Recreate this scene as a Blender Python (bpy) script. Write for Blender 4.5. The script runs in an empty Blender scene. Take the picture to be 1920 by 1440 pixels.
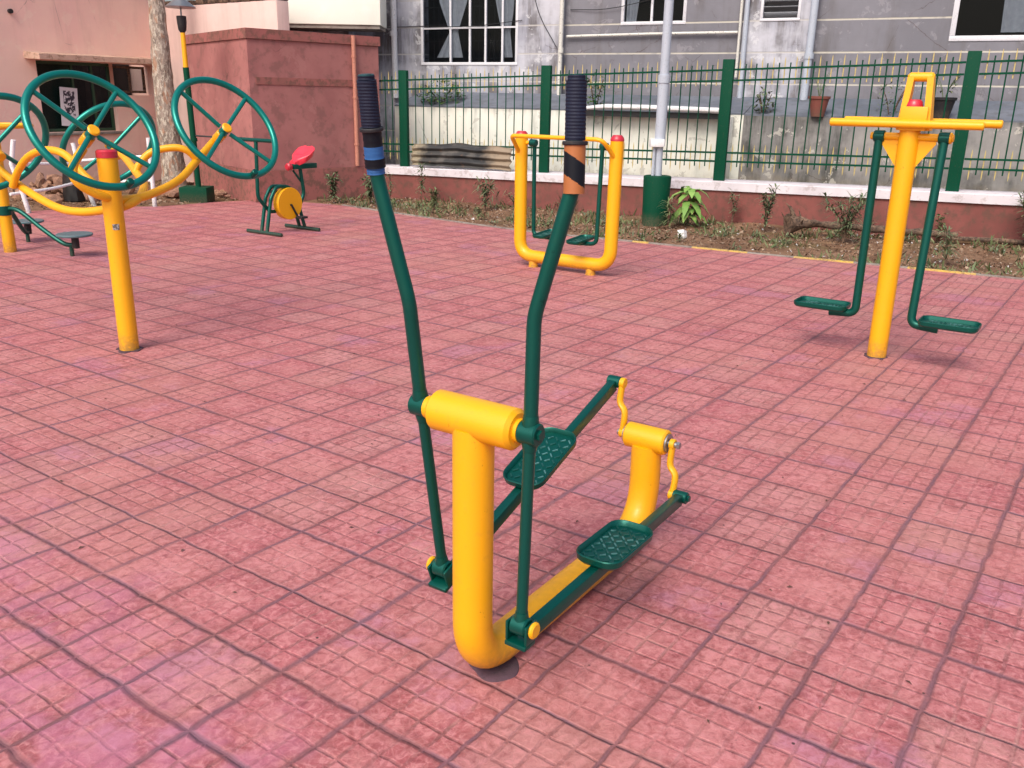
import bpy, bmesh, math, random
from mathutils import Vector, Matrix, Euler, noise as mnoise
random.seed(7)
R = math.radians
SC = bpy.context.scene
COL = SC.collection

# ------------------------------------------------------------------ camera
cam_d = bpy.data.cameras.new("camera"); cam = bpy.data.objects.new("camera", cam_d); COL.objects.link(cam)
PITCH, ROLL, HC = R(17.865), R(1.1004), 1.54
fw = Vector((0, math.cos(PITCH), -math.sin(PITCH))); rt = Vector((1, 0, 0)); upv = rt.cross(fw)
r2 = math.cos(ROLL)*rt + math.sin(ROLL)*upv; u2 = -math.sin(ROLL)*rt + math.cos(ROLL)*upv
M = Matrix((r2, u2, -fw)).transposed().to_4x4(); M.translation = Vector((0, 0, HC))
cam.matrix_world = M
cam_d.sensor_width = 36; cam_d.lens = 1663.78/1920*36; cam_d.clip_start = .05; cam_d.clip_end = 500
SC.camera = cam

# ------------------------------------------------------------------ light
W = bpy.data.worlds.new("World"); SC.world = W; W.use_nodes = True
wn = W.node_tree; wn.nodes.clear()
sky = wn.nodes.new('ShaderNodeTexSky'); sky.sky_type = 'NISHITA'; sky.sun_disc = False
SUN_EL, SUN_AZ = 48, 208        # azimuth clockwise from +Y
sky.sun_elevation = R(SUN_EL); sky.sun_rotation = R(SUN_AZ)
sky.air_density = 1.0; sky.dust_density = 5.0; sky.ozone_density = .6
bg = wn.nodes.new('ShaderNodeBackground'); bg.inputs[1].default_value = .15
wo = wn.nodes.new('ShaderNodeOutputWorld')
wn.links.new(sky.outputs[0], bg.inputs[0]); wn.links.new(bg.outputs[0], wo.inputs[0])
sun_d = bpy.data.lights.new("sun", 'SUN'); sun_d.energy = 1.35; sun_d.angle = R(28); sun_d.color = (1, .96, .9)
sun = bpy.data.objects.new("sun", sun_d); COL.objects.link(sun)
sd = Vector((math.sin(R(SUN_AZ))*math.cos(R(SUN_EL)), math.cos(R(SUN_AZ))*math.cos(R(SUN_EL)), math.sin(R(SUN_EL))))
sun.rotation_euler = sd.to_track_quat('Z', 'Y').to_euler(); sun.location = (0, 0, 20)
SC.view_settings.view_transform = 'Standard'; SC.view_settings.look = 'None'
SC.view_settings.exposure = 0.46; SC.view_settings.gamma = 1

# ------------------------------------------------------------------ materials
class G:
    def __init__(s, name):
        s.m = bpy.data.materials.new(name); s.m.use_nodes = True
        s.t = s.m.node_tree; s.p = s.t.nodes['Principled BSDF']; s._o = None
    def new(s, ty): return s.t.nodes.new(ty)
    def put(s, sock, v):
        if hasattr(v, 'links'): s.t.links.new(v, sock)
        elif isinstance(v, tuple) and sock.type == 'RGBA' and len(v) == 3: sock.default_value = (*v, 1)
        else: sock.default_value = v
    def pos(s):
        if s._o is None: s._o = s.new('ShaderNodeTexCoord').outputs['Object']
        return s._o
    def map(s, v, scale=(1, 1, 1), rot=(0, 0, 0), loc=(0, 0, 0)):
        n = s.new('ShaderNodeMapping'); s.put(n.inputs[0], v)
        n.inputs[1].default_value = loc; n.inputs[2].default_value = rot; n.inputs[3].default_value = scale
        return n.outputs[0]
    def noise(s, v, sc, det=3, rough=.55, dist=0, col=False):
        n = s.new('ShaderNodeTexNoise'); s.put(n.inputs['Vector'], v)
        n.inputs['Scale'].default_value = sc; n.inputs['Detail'].default_value = det
        n.inputs['Roughness'].default_value = rough; n.inputs['Distortion'].default_value = dist
        return n.outputs['Color' if col else 'Fac']
    def voro(s, v, sc, feat='DISTANCE_TO_EDGE', out='Distance'):
        n = s.new('ShaderNodeTexVoronoi'); n.feature = feat; s.put(n.inputs['Vector'], v); n.inputs['Scale'].default_value = sc
        return n.outputs[out]
    def f(s, op, a, b=0., c=0., clamp=False):
        n = s.new('ShaderNodeMath'); n.operation = op; n.use_clamp = clamp
        s.put(n.inputs[0], a); s.put(n.inputs[1], b); s.put(n.inputs[2], c); return n.outputs[0]
    def step(s, v, lo, hi, a=0., b=1.):
        n = s.new('ShaderNodeMapRange'); n.interpolation_type = 'SMOOTHSTEP'
        s.put(n.inputs[0], v); s.put(n.inputs[1], lo); s.put(n.inputs[2], hi); s.put(n.inputs[3], a); s.put(n.inputs[4], b)
        return n.outputs[0]
    def mix(s, fac, a, b, mode='MIX'):
        n = s.new('ShaderNodeMix'); n.data_type = 'RGBA'; n.blend_type = mode; n.clamp_factor = True
        s.put(n.inputs[0], fac); s.put(n.inputs[6], a); s.put(n.inputs[7], b); return n.outputs[2]
    def sep(s, v):
        n = s.new('ShaderNodeSeparateXYZ'); s.put(n.inputs[0], v); return n.outputs
    def comb(s, x, y, z=0.):
        n = s.new('ShaderNodeCombineXYZ'); s.put(n.inputs[0], x); s.put(n.inputs[1], y); s.put(n.inputs[2], z); return n.outputs[0]
    def white(s, v, col=False):
        n = s.new('ShaderNodeTexWhiteNoise'); n.noise_dimensions = '3D'; s.put(n.inputs['Vector'], v)
        return n.outputs['Color' if col else 'Value']
    def bump(s, h, strength=.5, dist=.01):
        n = s.new('ShaderNodeBump'); n.inputs['Strength'].default_value = strength; n.inputs['Distance'].default_value = dist
        s.put(n.inputs['Height'], h); s.t.links.new(n.outputs[0], s.p.inputs['Normal'])
    def fin(s, col, rough=.6, metal=0., spec=.5, coat=0.):
        s.put(s.p.inputs['Base Color'], col); s.put(s.p.inputs['Roughness'], rough); s.put(s.p.inputs['Metallic'], metal)
        s.p.inputs['Specular IOR Level'].default_value = spec; s.p.inputs['Coat Weight'].default_value = coat
        s.p.inputs['Coat Roughness'].default_value = .15
        return s.m

def paint(name, col, rough=.32, metal=0., coat=.3, dirt=.1, dirtcol=(.12, .09, .06), var=.12, rv=.1, spec=.5):
    g = G(name); P = g.pos()
    n1 = g.noise(P, 6, 4); n2 = g.noise(P, 45, 3)
    c = g.mix(g.f('MULTIPLY', n1, var*2), col, tuple(x*.6 for x in col))
    c = g.mix(g.f('MULTIPLY', g.step(n2, .58, .72), dirt), c, dirtcol)
    c = g.mix(g.f('MULTIPLY', g.step(g.sep(P)[2], .16, -.02), g.step(n2, .3, .6, .15, .6)), c, dirtcol)
    c = g.mix(g.f('MULTIPLY', g.step(g.noise(P, 23, 6, .75), .64, .68), .6), c, tuple(x*.45 for x in col))
    g.bump(g.noise(P, 160, 2), .08, .002)
    return g.fin(c, g.step(n2, .2, .8, rough-rv*.5, rough+rv), metal, spec, coat)

YEL = paint('yellow_paint', (.85, .395, .002), .42, 0, .08, .06, var=.05)
GRN = paint('green_metallic_paint', (.0, .088, .067), .34, .5, .0, .02, rv=.03)
GRN2 = paint('green_flat_paint', (.0, .055, .028), .62, 0, 0, .2, spec=.15)
GRNW = paint('teal_wheel_paint', (.0, .205, .165), .32, .5, .1, .02, rv=.03)
RED = paint('red_plastic', (.5, .018, .04), .35, 0, .2, .1)
PINKRED = paint('pinkish_red_plastic', (.8, .04, .07), .38, 0, .1, .05)
WHT = paint('white_paint', (.78, .78, .8), .5, 0, 0, .4)
ALU = paint('white_window_frame', (.66, .67, .72), .4, 0, 0, .3)
PIPEG = paint('pale_grey_pipe', (.42, .47, .55), .4, 0, .1, .3)
PIPEW = paint('off_white_pipe', (.62, .62, .58), .5, 0, 0, .9)
BLK = paint('black_rubber', (.012, .012, .015), .6, 0, 0, .2)
STEEL = paint('grey_steel', (.35, .36, .38), .35, .8, 0, .3)
SPIKE = paint('yellow_spike_paint', (.55, .44, .16), .55, 0, 0, .5)

def m_rubber():
    g = G('navy_grip_rubber'); P = g.pos()
    z = g.sep(P)[2]
    w = g.f('SINE', g.f('MULTIPLY', z, 900))
    g.bump(w, .35, .002)
    n = g.noise(P, 40, 3)
    return g.fin(g.mix(n, (.006, .009, .022), (.016, .02, .045)), .65, 0, .25)
GRIP = m_rubber()
def m_tape(name, a, b, scale, rot):
    g = G(name); P = g.pos()
    v = g.map(P, (1, 1, 1), rot); x = g.sep(v)[2]
    s = g.f('FRACT', g.f('MULTIPLY', x, scale))
    c = g.mix(g.step(s, .52, .55), a, b)
    g.bump(g.noise(P, 90, 3), .3, .003)
    return g.fin(g.mix(g.f('MULTIPLY', g.noise(P, 30, 3), .3), c, (.05, .04, .03)), .5)
TAPEO = G('orange_tape'); TAPEO = TAPEO.fin(TAPEO.mix(TAPEO.f('MULTIPLY', TAPEO.noise(TAPEO.pos(), 30, 3), .4), (.40, .14, .04), (.27, .085, .025)), .5)
TAPEK = G('black_tape').fin((.006, .008, .013), .5, 0, .2)
TAPEB = G('blue_tape'); TAPEB = TAPEB.fin(TAPEB.mix(TAPEB.f('MULTIPLY', TAPEB.noise(TAPEB.map(TAPEB.pos(), (1, 1, 9)), 20, 3), .9), (.04, .15, .38), (.015, .06, .2)), .55, 0, .25)

ORG = (-2.456, 4.164); TH = -35.23
def m_tiles():
    g = G('pink_chequered_tiles'); P = g.pos()
    wob = g.noise(P, 9, 2, col=True)
    n = g.new('ShaderNodeVectorMath'); n.operation = 'MULTIPLY_ADD'
    g.put(n.inputs[0], wob); n.inputs[1].default_value = (.020,)*3; g.put(n.inputs[2], P)
    Pw = n.outputs[0]
    v = g.map(Pw, (1/.2976, 1/.3033, 1), (0, 0, 0), (0, 0, 0))
    # rotate first, scale after: two mapping nodes
    a = g.map(Pw, (1, 1, 1), (0, 0, -R(TH)), (0, 0, 0))
    ca, sa = math.cos(-R(TH)), math.sin(-R(TH))
    ox = ca*ORG[0]-sa*ORG[1]; oy = sa*ORG[0]+ca*ORG[1]
    sx, sy, _ = g.sep(a)
    u = g.f('DIVIDE', g.f('SUBTRACT', sx, ox), .2976); w = g.f('DIVIDE', g.f('SUBTRACT', sy, oy), .3033)
    iu, iw = g.f('FLOOR', u), g.f('FLOOR', w)
    fu, fv = g.f('FRACT', u), g.f('FRACT', w)
    def edge(fr): return g.f('SUBTRACT', .5, g.f('ABSOLUTE', g.f('SUBTRACT', fr, .5)))
    cell = g.comb(iu, iw, 3.)
    rc = g.sep(g.white(cell, True)); rnd = rc[0]; rnd2 = rc[1]; rnd3 = rc[2]
    # joints; width varies line by line
    lu = g.white(g.comb(g.f('ROUND', u), 7., 1.)); lw = g.white(g.comb(g.f('ROUND', w), 3., 2.))
    fine = g.noise(P, 30, 4, .65); mid = g.noise(P, 3.1, 4, .6); big = g.noise(P, .8, 3, .6); vf = g.noise(P, 160, 3, .7)
    wu = g.f('ADD', g.f('MULTIPLY', lu, .024), g.f('MULTIPLY', fine, .02)); ww = g.f('ADD', g.f('MULTIPLY', lw, .026), g.f('MULTIPLY', fine, .02))
    ju = g.step(edge(fu), g.f('MULTIPLY', wu, .3), g.f('ADD', wu, .02), 1., 0.); jw = g.step(edge(fv), g.f('MULTIPLY', ww, .3), g.f('ADD', ww, .02), 1., 0.)
    joint = g.f('MAXIMUM', ju, jw)
    # chequer grooves, 4 x 4 a tile
    gu = edge(g.f('FRACT', g.f('MULTIPLY', u, 4.))); gw = edge(g.f('FRACT', g.f('MULTIPLY', w, 4.)))
    gru = g.step(gu, .02, .11, 1., 0.); grw = g.step(gw, .02, .10, 1., 0.)
    fade = g.step(g.noise(P, 5, 4), .34, .6, .5, 1.)
    groove = g.f('MULTIPLY', g.f('MAXIMUM', gru, g.f('MULTIPLY', grw, .9)), g.f('MULTIPLY', fade, g.step(rnd2, .05, .5, .45, 1.)))
    sub = g.white(g.comb(g.f('FLOOR', g.f('MULTIPLY', u, 4.)), g.f('FLOOR', g.f('MULTIPLY', w, 4.)), 5.))
    # colour
    base = g.mix(g.step(mid, .3, .7), (.335, .080, .096), (.46, .138, .150))
    base = g.mix(g.f('MULTIPLY', g.step(rnd, .0, 1., 0., 1.), .7), base, (.50, .19, .185))
    base = g.mix(g.f('MULTIPLY', g.step(rnd3, .72, 1.), .5), base, (.27, .055, .065))
    base = g.mix(g.f('MULTIPLY', g.step(rnd2, .74, .9), .5), base, (.42, .235, .21))
    base = g.mix(g.f('MULTIPLY', g.step(sub, .6, 1.), .5), base, (.36, .10, .10)); base = g.mix(g.f('MULTIPLY', g.step(sub, .35, 0.), .3), base, (.50, .2, .19))
    base = g.mix(g.f('MULTIPLY', g.step(fine, .5, .72), .5), base, (.52, .22, .21))
    base = g.mix(g.f('MULTIPLY', g.step(g.noise(P, 12, 5, .7), .5, .38), .5), base, (.24, .055, .06))
    base = g.mix(g.f('MULTIPLY', g.step(vf, .35, .75), .35), base, (.32, .1, .1))
    blob = g.noise(P, 38, 6, .72, .6)
    base = g.mix(g.f('MULTIPLY', g.step(blob, .47, .62), .75), base, (.56, .225, .232))
    base = g.mix(g.f('MULTIPLY', g.step(blob, .48, .34), .65), base, (.2, .045, .052))
    # dirt gathers along the joints, tile centres are rubbed lighter
    em = g.f('MINIMUM', edge(fu), edge(fv))
    near = g.f('ADD', em, g.f('MULTIPLY', g.f('SUBTRACT', g.noise(P, 8, 5, .65), .5), .34))
    base = g.mix(g.f('MULTIPLY', g.step(near, .15, -.02), .5), base, (.26, .085, .085))
    base = g.mix(g.f('MULTIPLY', g.step(near, .2, .5), .42), base, (.53, .22, .215))
    crack = g.step(g.voro(g.map(P, (1, 1, 1)), 42), 0., .09, 1., 0.)
    base = g.mix(g.f('MULTIPLY', crack, g.f('MULTIPLY', fade, .2)), base, (.56, .3, .28))
    mauve = g.step(g.f('ADD', g.noise(P, 1.7, 5, .62), g.f('MULTIPLY', g.f('SUBTRACT', rnd3, .5), .14)), .58, .66)
    base = g.mix(g.f('MULTIPLY', mauve, g.step(blob, .3, .6, .1, .45)), base, (.40, .17, .27))
    # left front corner of the yard is worn to mauve
    cor = g.step(g.f('ADD', sx, g.f('MULTIPLY', g.noise(P, 2.2, 4), 1.2)), -1.2, -3.4)
    px, py, _ = g.sep(P)
    corner = g.f('MULTIPLY', g.step(g.f('ADD', g.f('ADD', px, py), g.f('MULTIPLY', g.noise(P, 3, 5, .6), 2.)), 2.7, 1.7), g.step(g.noise(P, 7, 4), .35, .6))
    base = g.mix(g.f('MULTIPLY', corner, .5), base, (.46, .16, .26))
    dust = g.step(big, .46, .66)
    base = g.mix(g.f('MULTIPLY', dust, .35), base, (.44, .2, .165))
    gcol = g.mix(g.step(g.noise(P, 2.4, 3), .5, .68), (.18, .07, .068), (.43, .22, .195))
    base = g.mix(g.f('MULTIPLY', groove, g.step(g.noise(P, 16, 5, .75), .36, .62, .12, .8)), base, gcol)
    jcol = g.mix(g.step(g.noise(P, 4, 3), .35, .65), (.185, .075, .08), (.165, .085, .12))
    base = g.mix(g.f('MULTIPLY', joint, g.step(g.noise(P, 3.5, 5, .65), .36, .6, .3, .78)), base, jcol)
    # specks of dirt and chips
    sp = g.step(g.voro(P, 9, 'F1'), .03, .055, 1., 0.)
    sp = g.f('MULTIPLY', sp, g.step(g.noise(P, 4.2, 2), .5, .55))
    base = g.mix(sp, base, (.06, .03, .03))
    h = g.f('SUBTRACT', g.f('MULTIPLY', fine, .22), g.f('ADD', g.f('MULTIPLY', joint, 1.), g.f('MULTIPLY', groove, .8)))
    h = g.f('ADD', h, g.f('MULTIPLY', rnd, .25))
    h = g.f('ADD', h, g.f('MULTIPLY', blob, .5))
    g.bump(h, .7, .006)
    return g.fin(base, g.step(fine, .3, .7, .55, .8), 0., .4)
TILES = m_tiles()

def m_soil():
    g = G('brown_soil'); P = g.pos()
    n = g.noise(P, 2.2, 6, .65); f = g.noise(P, 22, 5, .7); d = g.noise(P, .9, 4)
    c = g.mix(g.step(n, .35, .65), (.13, .068, .04), (.25, .145, .09))
    c = g.mix(g.f('MULTIPLY', g.step(f, .5, .7), .5), c, (.36, .25, .16))
    c = g.mix(g.f('MULTIPLY', g.step(f, .45, .3), .5), c, (.07, .04, .025))
    c = g.mix(g.f('MULTIPLY', g.step(d, .5, .62), .3), c, (.16, .15, .06))
    g.bump(g.f('ADD', f, g.f('MULTIPLY', n, 2.)), .8, .03)
    return g.fin(c, .9, 0, .2)
SOIL = m_soil()

def m_plaster(name, a, b, stain, ssc=1., samt=.6, streak=True, groovez=None, lo=.48, hi=.66, low=None, sfx=7, top=None, peel=None):
    """painted plaster with blotches, vertical runs of stain and optional string-course lines"""
    g = G(name); P = g.pos()
    n1 = g.noise(P, 1.3*ssc, 5, .6); n2 = g.noise(P, 6*ssc, 5, .65); n3 = g.noise(P, 60, 3)
    c = g.mix(g.step(n1, .35, .65), a, b)
    c = g.mix(g.f('MULTIPLY', g.step(n2, .5, .75), .3), c, tuple(min(1, x*1.25) for x in b))
    if streak:
        s = g.noise(g.map(P, (sfx, sfx, .5)), 1.*ssc, 6, .65)
        s = g.f('MULTIPLY', g.step(s, lo, hi), g.step(n1, .3, .62))
        c = g.mix(g.f('MULTIPLY', s, samt), c, stain)
    else:
        c = g.mix(g.f('MULTIPLY', g.step(n2, lo, hi), samt), c, stain)
    x, y, z = g.sep(P)
    if low: c = g.mix(g.f('MULTIPLY', g.step(g.f('ADD', z, g.f('MULTIPLY', n2, .35)), low[0], low[0]-.35), low[1]), c, low[2])
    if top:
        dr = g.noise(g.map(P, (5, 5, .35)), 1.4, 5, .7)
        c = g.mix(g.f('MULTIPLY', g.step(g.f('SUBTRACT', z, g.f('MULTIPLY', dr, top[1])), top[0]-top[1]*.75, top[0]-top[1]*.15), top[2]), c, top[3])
    if peel:
        pn = g.noise(P, 3.3, 7, .68, .4)
        c = g.mix(g.f('MULTIPLY', g.step(pn, .585, .6), peel[0]), c, peel[1])
        ck = g.step(g.voro(g.map(g.comb(x, g.f('ADD', y, g.f('MULTIPLY', n2, .25)), g.f('ADD', z, g.f('MULTIPLY', n1, .3)))), 1.3), 0., .008, 1., 0.)
        c = g.mix(g.f('MULTIPLY', ck, g.step(n1, .5, .6, 0., .7)), c, (.08, .05, .045))
    h = g.f('ADD', g.f('MULTIPLY', n2, .6), g.f('MULTIPLY', n3, .25))
    if groovez:
        z0, dz, gc = groovez
        e = g.f('SUBTRACT', .5, g.f('ABSOLUTE', g.f('SUBTRACT', g.f('FRACT', g.f('DIVIDE', g.f('SUBTRACT', z, z0), dz)), .5)))
        k = g.step(e, .018, .034, 1., 0.)
        c = g.mix(g.f('MULTIPLY', k, g.step(g.noise(P, 5, 3), .3, .5, .5, .95)), c, gc)
        h = g.f('SUBTRACT', h, k)
    g.bump(h, .35, .01)
    return g.fin(c, .85, 0, .25)
PINKW = m_plaster('pink_wall_paint', (.9, .62, .52), (.86, .53, .47), (.62, .4, .33), .6, .45, True, None, .48, .66, (.7, .5, (.5, .33, .28)), 5, None, (.25, (.92, .74, .6)))
PINKC = m_plaster('pink_wall_corner', (.72, .54, .50), (.66, .48, .44), (.5, .36, .33), .8, .4, True)
BOXW = m_plaster('dusty_red_plaster', (.39, .165, .155), (.31, .125, .12), (.2, .10, .09), .9, .6, False, None, .48, .66, None, 7, (2.27, .35, .5, (.2, .1, .09)), (.3, (.46, .22, .2)))
PLINTHP = m_plaster('stained_red_plinth', (.34, .12, .11), (.27, .11, .095), (.13, .08, .06), 1.6, .7, False, None, .45, .62)
LOWW = m_plaster('red_brick_wall_paint', (.235, .08, .07), (.18, .062, .055), (.11, .065, .05), 1.4, .7, False, None, .45, .65, (.16, .6, (.2, .12, .08)))
COPE = m_plaster('white_coping_paint', (.66, .62, .66), (.58, .54, .58), (.3, .25, .24), 1.5, .5, False, None, .52, .66)
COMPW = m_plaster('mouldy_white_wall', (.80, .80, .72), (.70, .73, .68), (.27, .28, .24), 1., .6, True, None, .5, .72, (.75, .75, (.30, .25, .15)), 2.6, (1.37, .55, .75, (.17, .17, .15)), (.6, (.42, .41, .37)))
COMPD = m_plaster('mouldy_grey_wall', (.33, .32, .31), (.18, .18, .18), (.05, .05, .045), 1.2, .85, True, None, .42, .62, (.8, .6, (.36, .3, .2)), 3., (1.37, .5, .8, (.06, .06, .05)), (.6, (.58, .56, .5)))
LEDGE = m_plaster('blue_grey_cement', (.10, .115, .145), (.15, .165, .2), (.08, .08, .08), 1.2, .5, False)
GREYW = m_plaster('grey_wall_paint', (.205, .205, .235), (.165, .165, .19), (.12, .11, .11), .8, .6, True, (1.81, .444, (.5, .48, .42)), .48, .68, None, 5, None, (.35, (.32, .31, .34)))
GREYS = m_plaster('weathered_grey_wall', (.50, .51, .57), (.31, .32, .38), (.12, .11, .11), 1.1, .85, True, (1.81, .444, (.46, .45, .44)), .42, .6, None, 4, None, (.6, (.6, .61, .64)))
CREAM = m_plaster('cream_white_paint', (.93, .93, .84), (.91, .91, .82), (.8, .8, .72), .5, .2, True)
CONC = m_plaster('rough_concrete', (.30, .27, .24), (.24, .2, .18), (.1, .08, .07), 2, .6, False)
AWN = m_plaster('weathered_sunshade', (.66, .46, .36), (.56, .37, .28), (.24, .14, .09), 2.2, .7, False, None, .5, .66)

def m_glass():
    g = G('window_glass'); t = g.t
    tr = g.new('ShaderNodeBsdfTransparent'); tr.inputs[0].default_value = (.5, .55, .6, 1)
    mx = g.new('ShaderNodeMixShader'); mx.inputs[0].default_value = .35
    g.fin((.02, .025, .03), .06, 0, .6)
    t.links.new(tr.outputs[0], mx.inputs[2]); t.links.new(g.p.outputs[0], mx.inputs[1])
    t.links.new(mx.outputs[0], t.nodes['Material Output'].inputs[0])
    return g.m
GLASS = m_glass(); 
mxn = [n for n in GLASS.node_tree.nodes if n.type == 'MIX_SHADER'][0]; mxn.inputs[0].default_value = .84
DARK = G('dark_room').fin((.03, .03, .035), .9)
def m_cloth(name, a, b):
    g = G(name); P = g.pos()
    return g.fin(g.mix(g.noise(P, 14, 4), a, b), .9, 0, .1)
CURT = m_cloth('curtain_cloth', (.85, .83, .83), (.5, .48, .5))
PAPER = None
def m_paper():
    g = G('printed_paper'); P = g.pos(); x, y, z = g.sep(P)
    ins = g.f('MULTIPLY', g.step(g.f('ABSOLUTE', x), .105, .095), g.f('MULTIPLY', g.step(z, -.14, -.12), g.step(z, .28, .25)))
    b = g.step(g.noise(P, 16, 3, .6), .46, .5)
    return g.fin(g.mix(g.f('MULTIPLY', ins, b), (.72, .7, .74), (.035, .03, .05)), .7)
PAPER = m_paper()
def m_rust():
    g = G('weathered_corrugated_iron'); P = g.pos()
    s = g.noise(g.map(P, (.9, 2, 7)), 1.6, 5, .6)
    x = g.sep(P)[0]
    c = g.mix(g.step(s, .4, .6), (.028, .03, .035), (.22, .2, .17))
    c = g.mix(.88, c, g.mix(g.step(g.noise(P, 3, 4), .55, .7), (.02, .022, .026), (.09, .085, .08)))
    edge = g.f('ADD', x, g.f('MULTIPLY', g.noise(P, 5, 3), .5))
    c = g.mix(g.step(edge, 1.5, 1.75), c, (.27, .21, .15)); c = g.mix(g.step(edge, .5, .3), c, (.28, .24, .17))
    c = g.mix(g.f('MULTIPLY', g.step(g.noise(P, 9, 4), .6, .72), .25), c, (.26, .14, .07))
    g.bump(g.noise(P, 40, 3), .2, .004)
    return g.fin(c, .7, .1)
CORR = m_rust()
def m_bark():
    g = G('mottled_bark'); P = g.pos()
    v = g.map(P, (3, 3, 1.2))
    n = g.noise(v, 3., 5, .7, .6); n2 = g.noise(v, 9, 4, .7)
    c = g.mix(g.step(n, .4, .56), (.22, .18, .15), (.40, .33, .28))
    c = g.mix(g.f('MULTIPLY', g.step(n2, .52, .58), .85), c, (.62, .57, .48))
    c = g.mix(g.f('MULTIPLY', g.step(g.noise(v, 4, 3), .56, .66), .7), c, (.40, .2, .12))
    c = g.mix(g.f('MULTIPLY', g.step(n2, .42, .3), .7), c, (.06, .05, .04))
    g.bump(g.f('ADD', n, n2), .9, .02)
    return g.fin(c, .9, 0, .15)
BARK = m_bark()
def m_leaf(name, a, b, c3):
    g = G(name); P = g.pos()
    w = g.white(g.new('ShaderNodeNewGeometry').outputs['Random Per Island'])
    gi = g.new('ShaderNodeNewGeometry').outputs['Random Per Island']
    c = g.mix(gi, a, b); c = g.mix(g.step(g.noise(P, 8, 3), .55, .75), c, c3)
    g.p.inputs['Transmission Weight'].default_value = 0.
    return g.fin(c, .55, 0, .35)
LEAF = m_leaf('green_leaves', (.05, .11, .03), (.12, .20, .06), (.2, .22, .08))
LEAFG = m_leaf('grey_green_leaves', (.07, .10, .05), (.15, .19, .10), (.2, .17, .1))
LEAFB = m_leaf('broad_green_leaves', (.12, .25, .05), (.22, .36, .09), (.3, .38, .12))
LITTER = m_leaf('dry_leaf_litter', (.13, .075, .05), (.36, .26, .18), (.22, .13, .08))
LITG = m_leaf('low_green_weeds', (.09, .13, .05), (.17, .19, .09), (.22, .17, .1))
TERRA = paint('terracotta', (.2, .06, .045), .75, 0, 0, .5)
WOODD = m_plaster('rotten_wood', (.20, .13, .09), (.12, .08, .06), (.04, .03, .025), 5, .8, False, None, .45, .6)
TRASH = G('black_plastic_sack').fin((.012, .012, .013), .35)
RUB = m_plaster('broken_brick', (.36, .2, .13), (.25, .14, .1), (.1, .07, .05), 5, .6, False)

# ------------------------------------------------------------------ mesh helpers
def box(bm, size, loc=(0, 0, 0), rot=None, bevel=0., seg=2, mi=0):
    t = bmesh.new(); bmesh.ops.create_cube(t, size=1)
    for v in t.verts: v.co = Vector((v.co.x*size[0], v.co.y*size[1], v.co.z*size[2]))
    if bevel: bmesh.ops.bevel(t, geom=t.edges[:], offset=bevel, segments=seg, affect='EDGES', profile=.5)
    m = Matrix.Translation(loc)
    if rot is not None: m = m @ (rot.to_matrix().to_4x4() if isinstance(rot, Euler) else rot.to_4x4())
    t.transform(m); join(bm, t, mi); t.free()
def join(bm, t, mi=0):
    vm = {v: bm.verts.new(v.co) for v in t.verts}
    for f in t.faces:
        try: nf = bm.faces.new([vm[v] for v in f.verts]); nf.material_index = mi; nf.smooth = True
        except ValueError: pass
def bbox(bm, a, b, bevel=0., mi=0):
    box(bm, [abs(b[i]-a[i]) for i in range(3)], [(a[i]+b[i])/2 for i in range(3)], None, bevel, 2, mi)
def fillet(pts, r, n=7):
    pts = [Vector(p) for p in pts]; out = [pts[0]]
    rr = r if isinstance(r, (list, tuple)) else [r]*(len(pts)-2)
    for i in range(1, len(pts)-1):
        p, a, b = pts[i], (pts[i-1]-pts[i]), (pts[i+1]-pts[i])
        la, lb = a.length, b.length; a.normalize(); b.normalize()
        ang = a.angle(b); d = min(rr[i-1]/math.tan(ang/2) if ang < 3.13 else 0, la*.48 if i > 1 else la*.95, lb*.48 if i < len(pts)-2 else lb*.95)
        if d < 1e-4: out.append(p); continue
        s, e = p+a*d, p+b*d
        for k in range(n+1):
            t = k/n; out.append((1-t)**2*s+2*t*(1-t)*p+t*t*e)
    out.append(pts[-1]); return out
def spline(pts, n=6):
    pts = [Vector(p) for p in pts]; P = [2*pts[0]-pts[1]]+pts+[2*pts[-1]-pts[-2]]; out = []
    for i in range(1, len(P)-2):
        for k in range(n):
            t = k/n; a, b, c, d = P[i-1], P[i], P[i+1], P[i+2]
            out.append(.5*((2*b)+(c-a)*t+(2*a-5*b+4*c-d)*t*t+(3*b-a-3*c+d)*t**3))
    out.append(pts[-1]); return out
def tube(bm, pts, r, seg=14, caps=True, mi=0, closed=False, flat=(1, 1), up0=None):
    pts = [Vector(p) for p in pts]; n = len(pts); rings = []
    rs = r if isinstance(r, (list, tuple)) else [r]*n
    tan = []
    for i in range(n):
        if closed: t = pts[(i+1) % n]-pts[i-1]
        else: t = pts[min(i+1, n-1)]-pts[max(i-1, 0)]
        tan.append(t.normalized())
    ref = Vector(up0) if up0 else (Vector((0, 0, 1)) if abs(tan[0].z) < .9 else Vector((1, 0, 0)))
    nrm = (ref-tan[0]*ref.dot(tan[0])).normalized()
    for i in range(n):
        if i: nrm = (nrm-tan[i]*nrm.dot(tan[i])).normalized()
        bi = tan[i].cross(nrm)
        rings.append([bm.verts.new(pts[i]+(nrm*math.cos(2*math.pi*k/seg)*flat[0]+bi*math.sin(2*math.pi*k/seg)*flat[1])*rs[i]) for k in range(seg)])
    for i in range(n if closed else n-1):
        a, b = rings[i], rings[(i+1) % n]
        for k in range(seg):
            f = bm.faces.new((a[k], a[(k+1) % seg], b[(k+1) % seg], b[k])); f.smooth = True; f.material_index = mi
    if caps and not closed:
        for ring in (rings[0], rings[-1]):
            f = bm.faces.new(ring); f.material_index = mi
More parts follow.
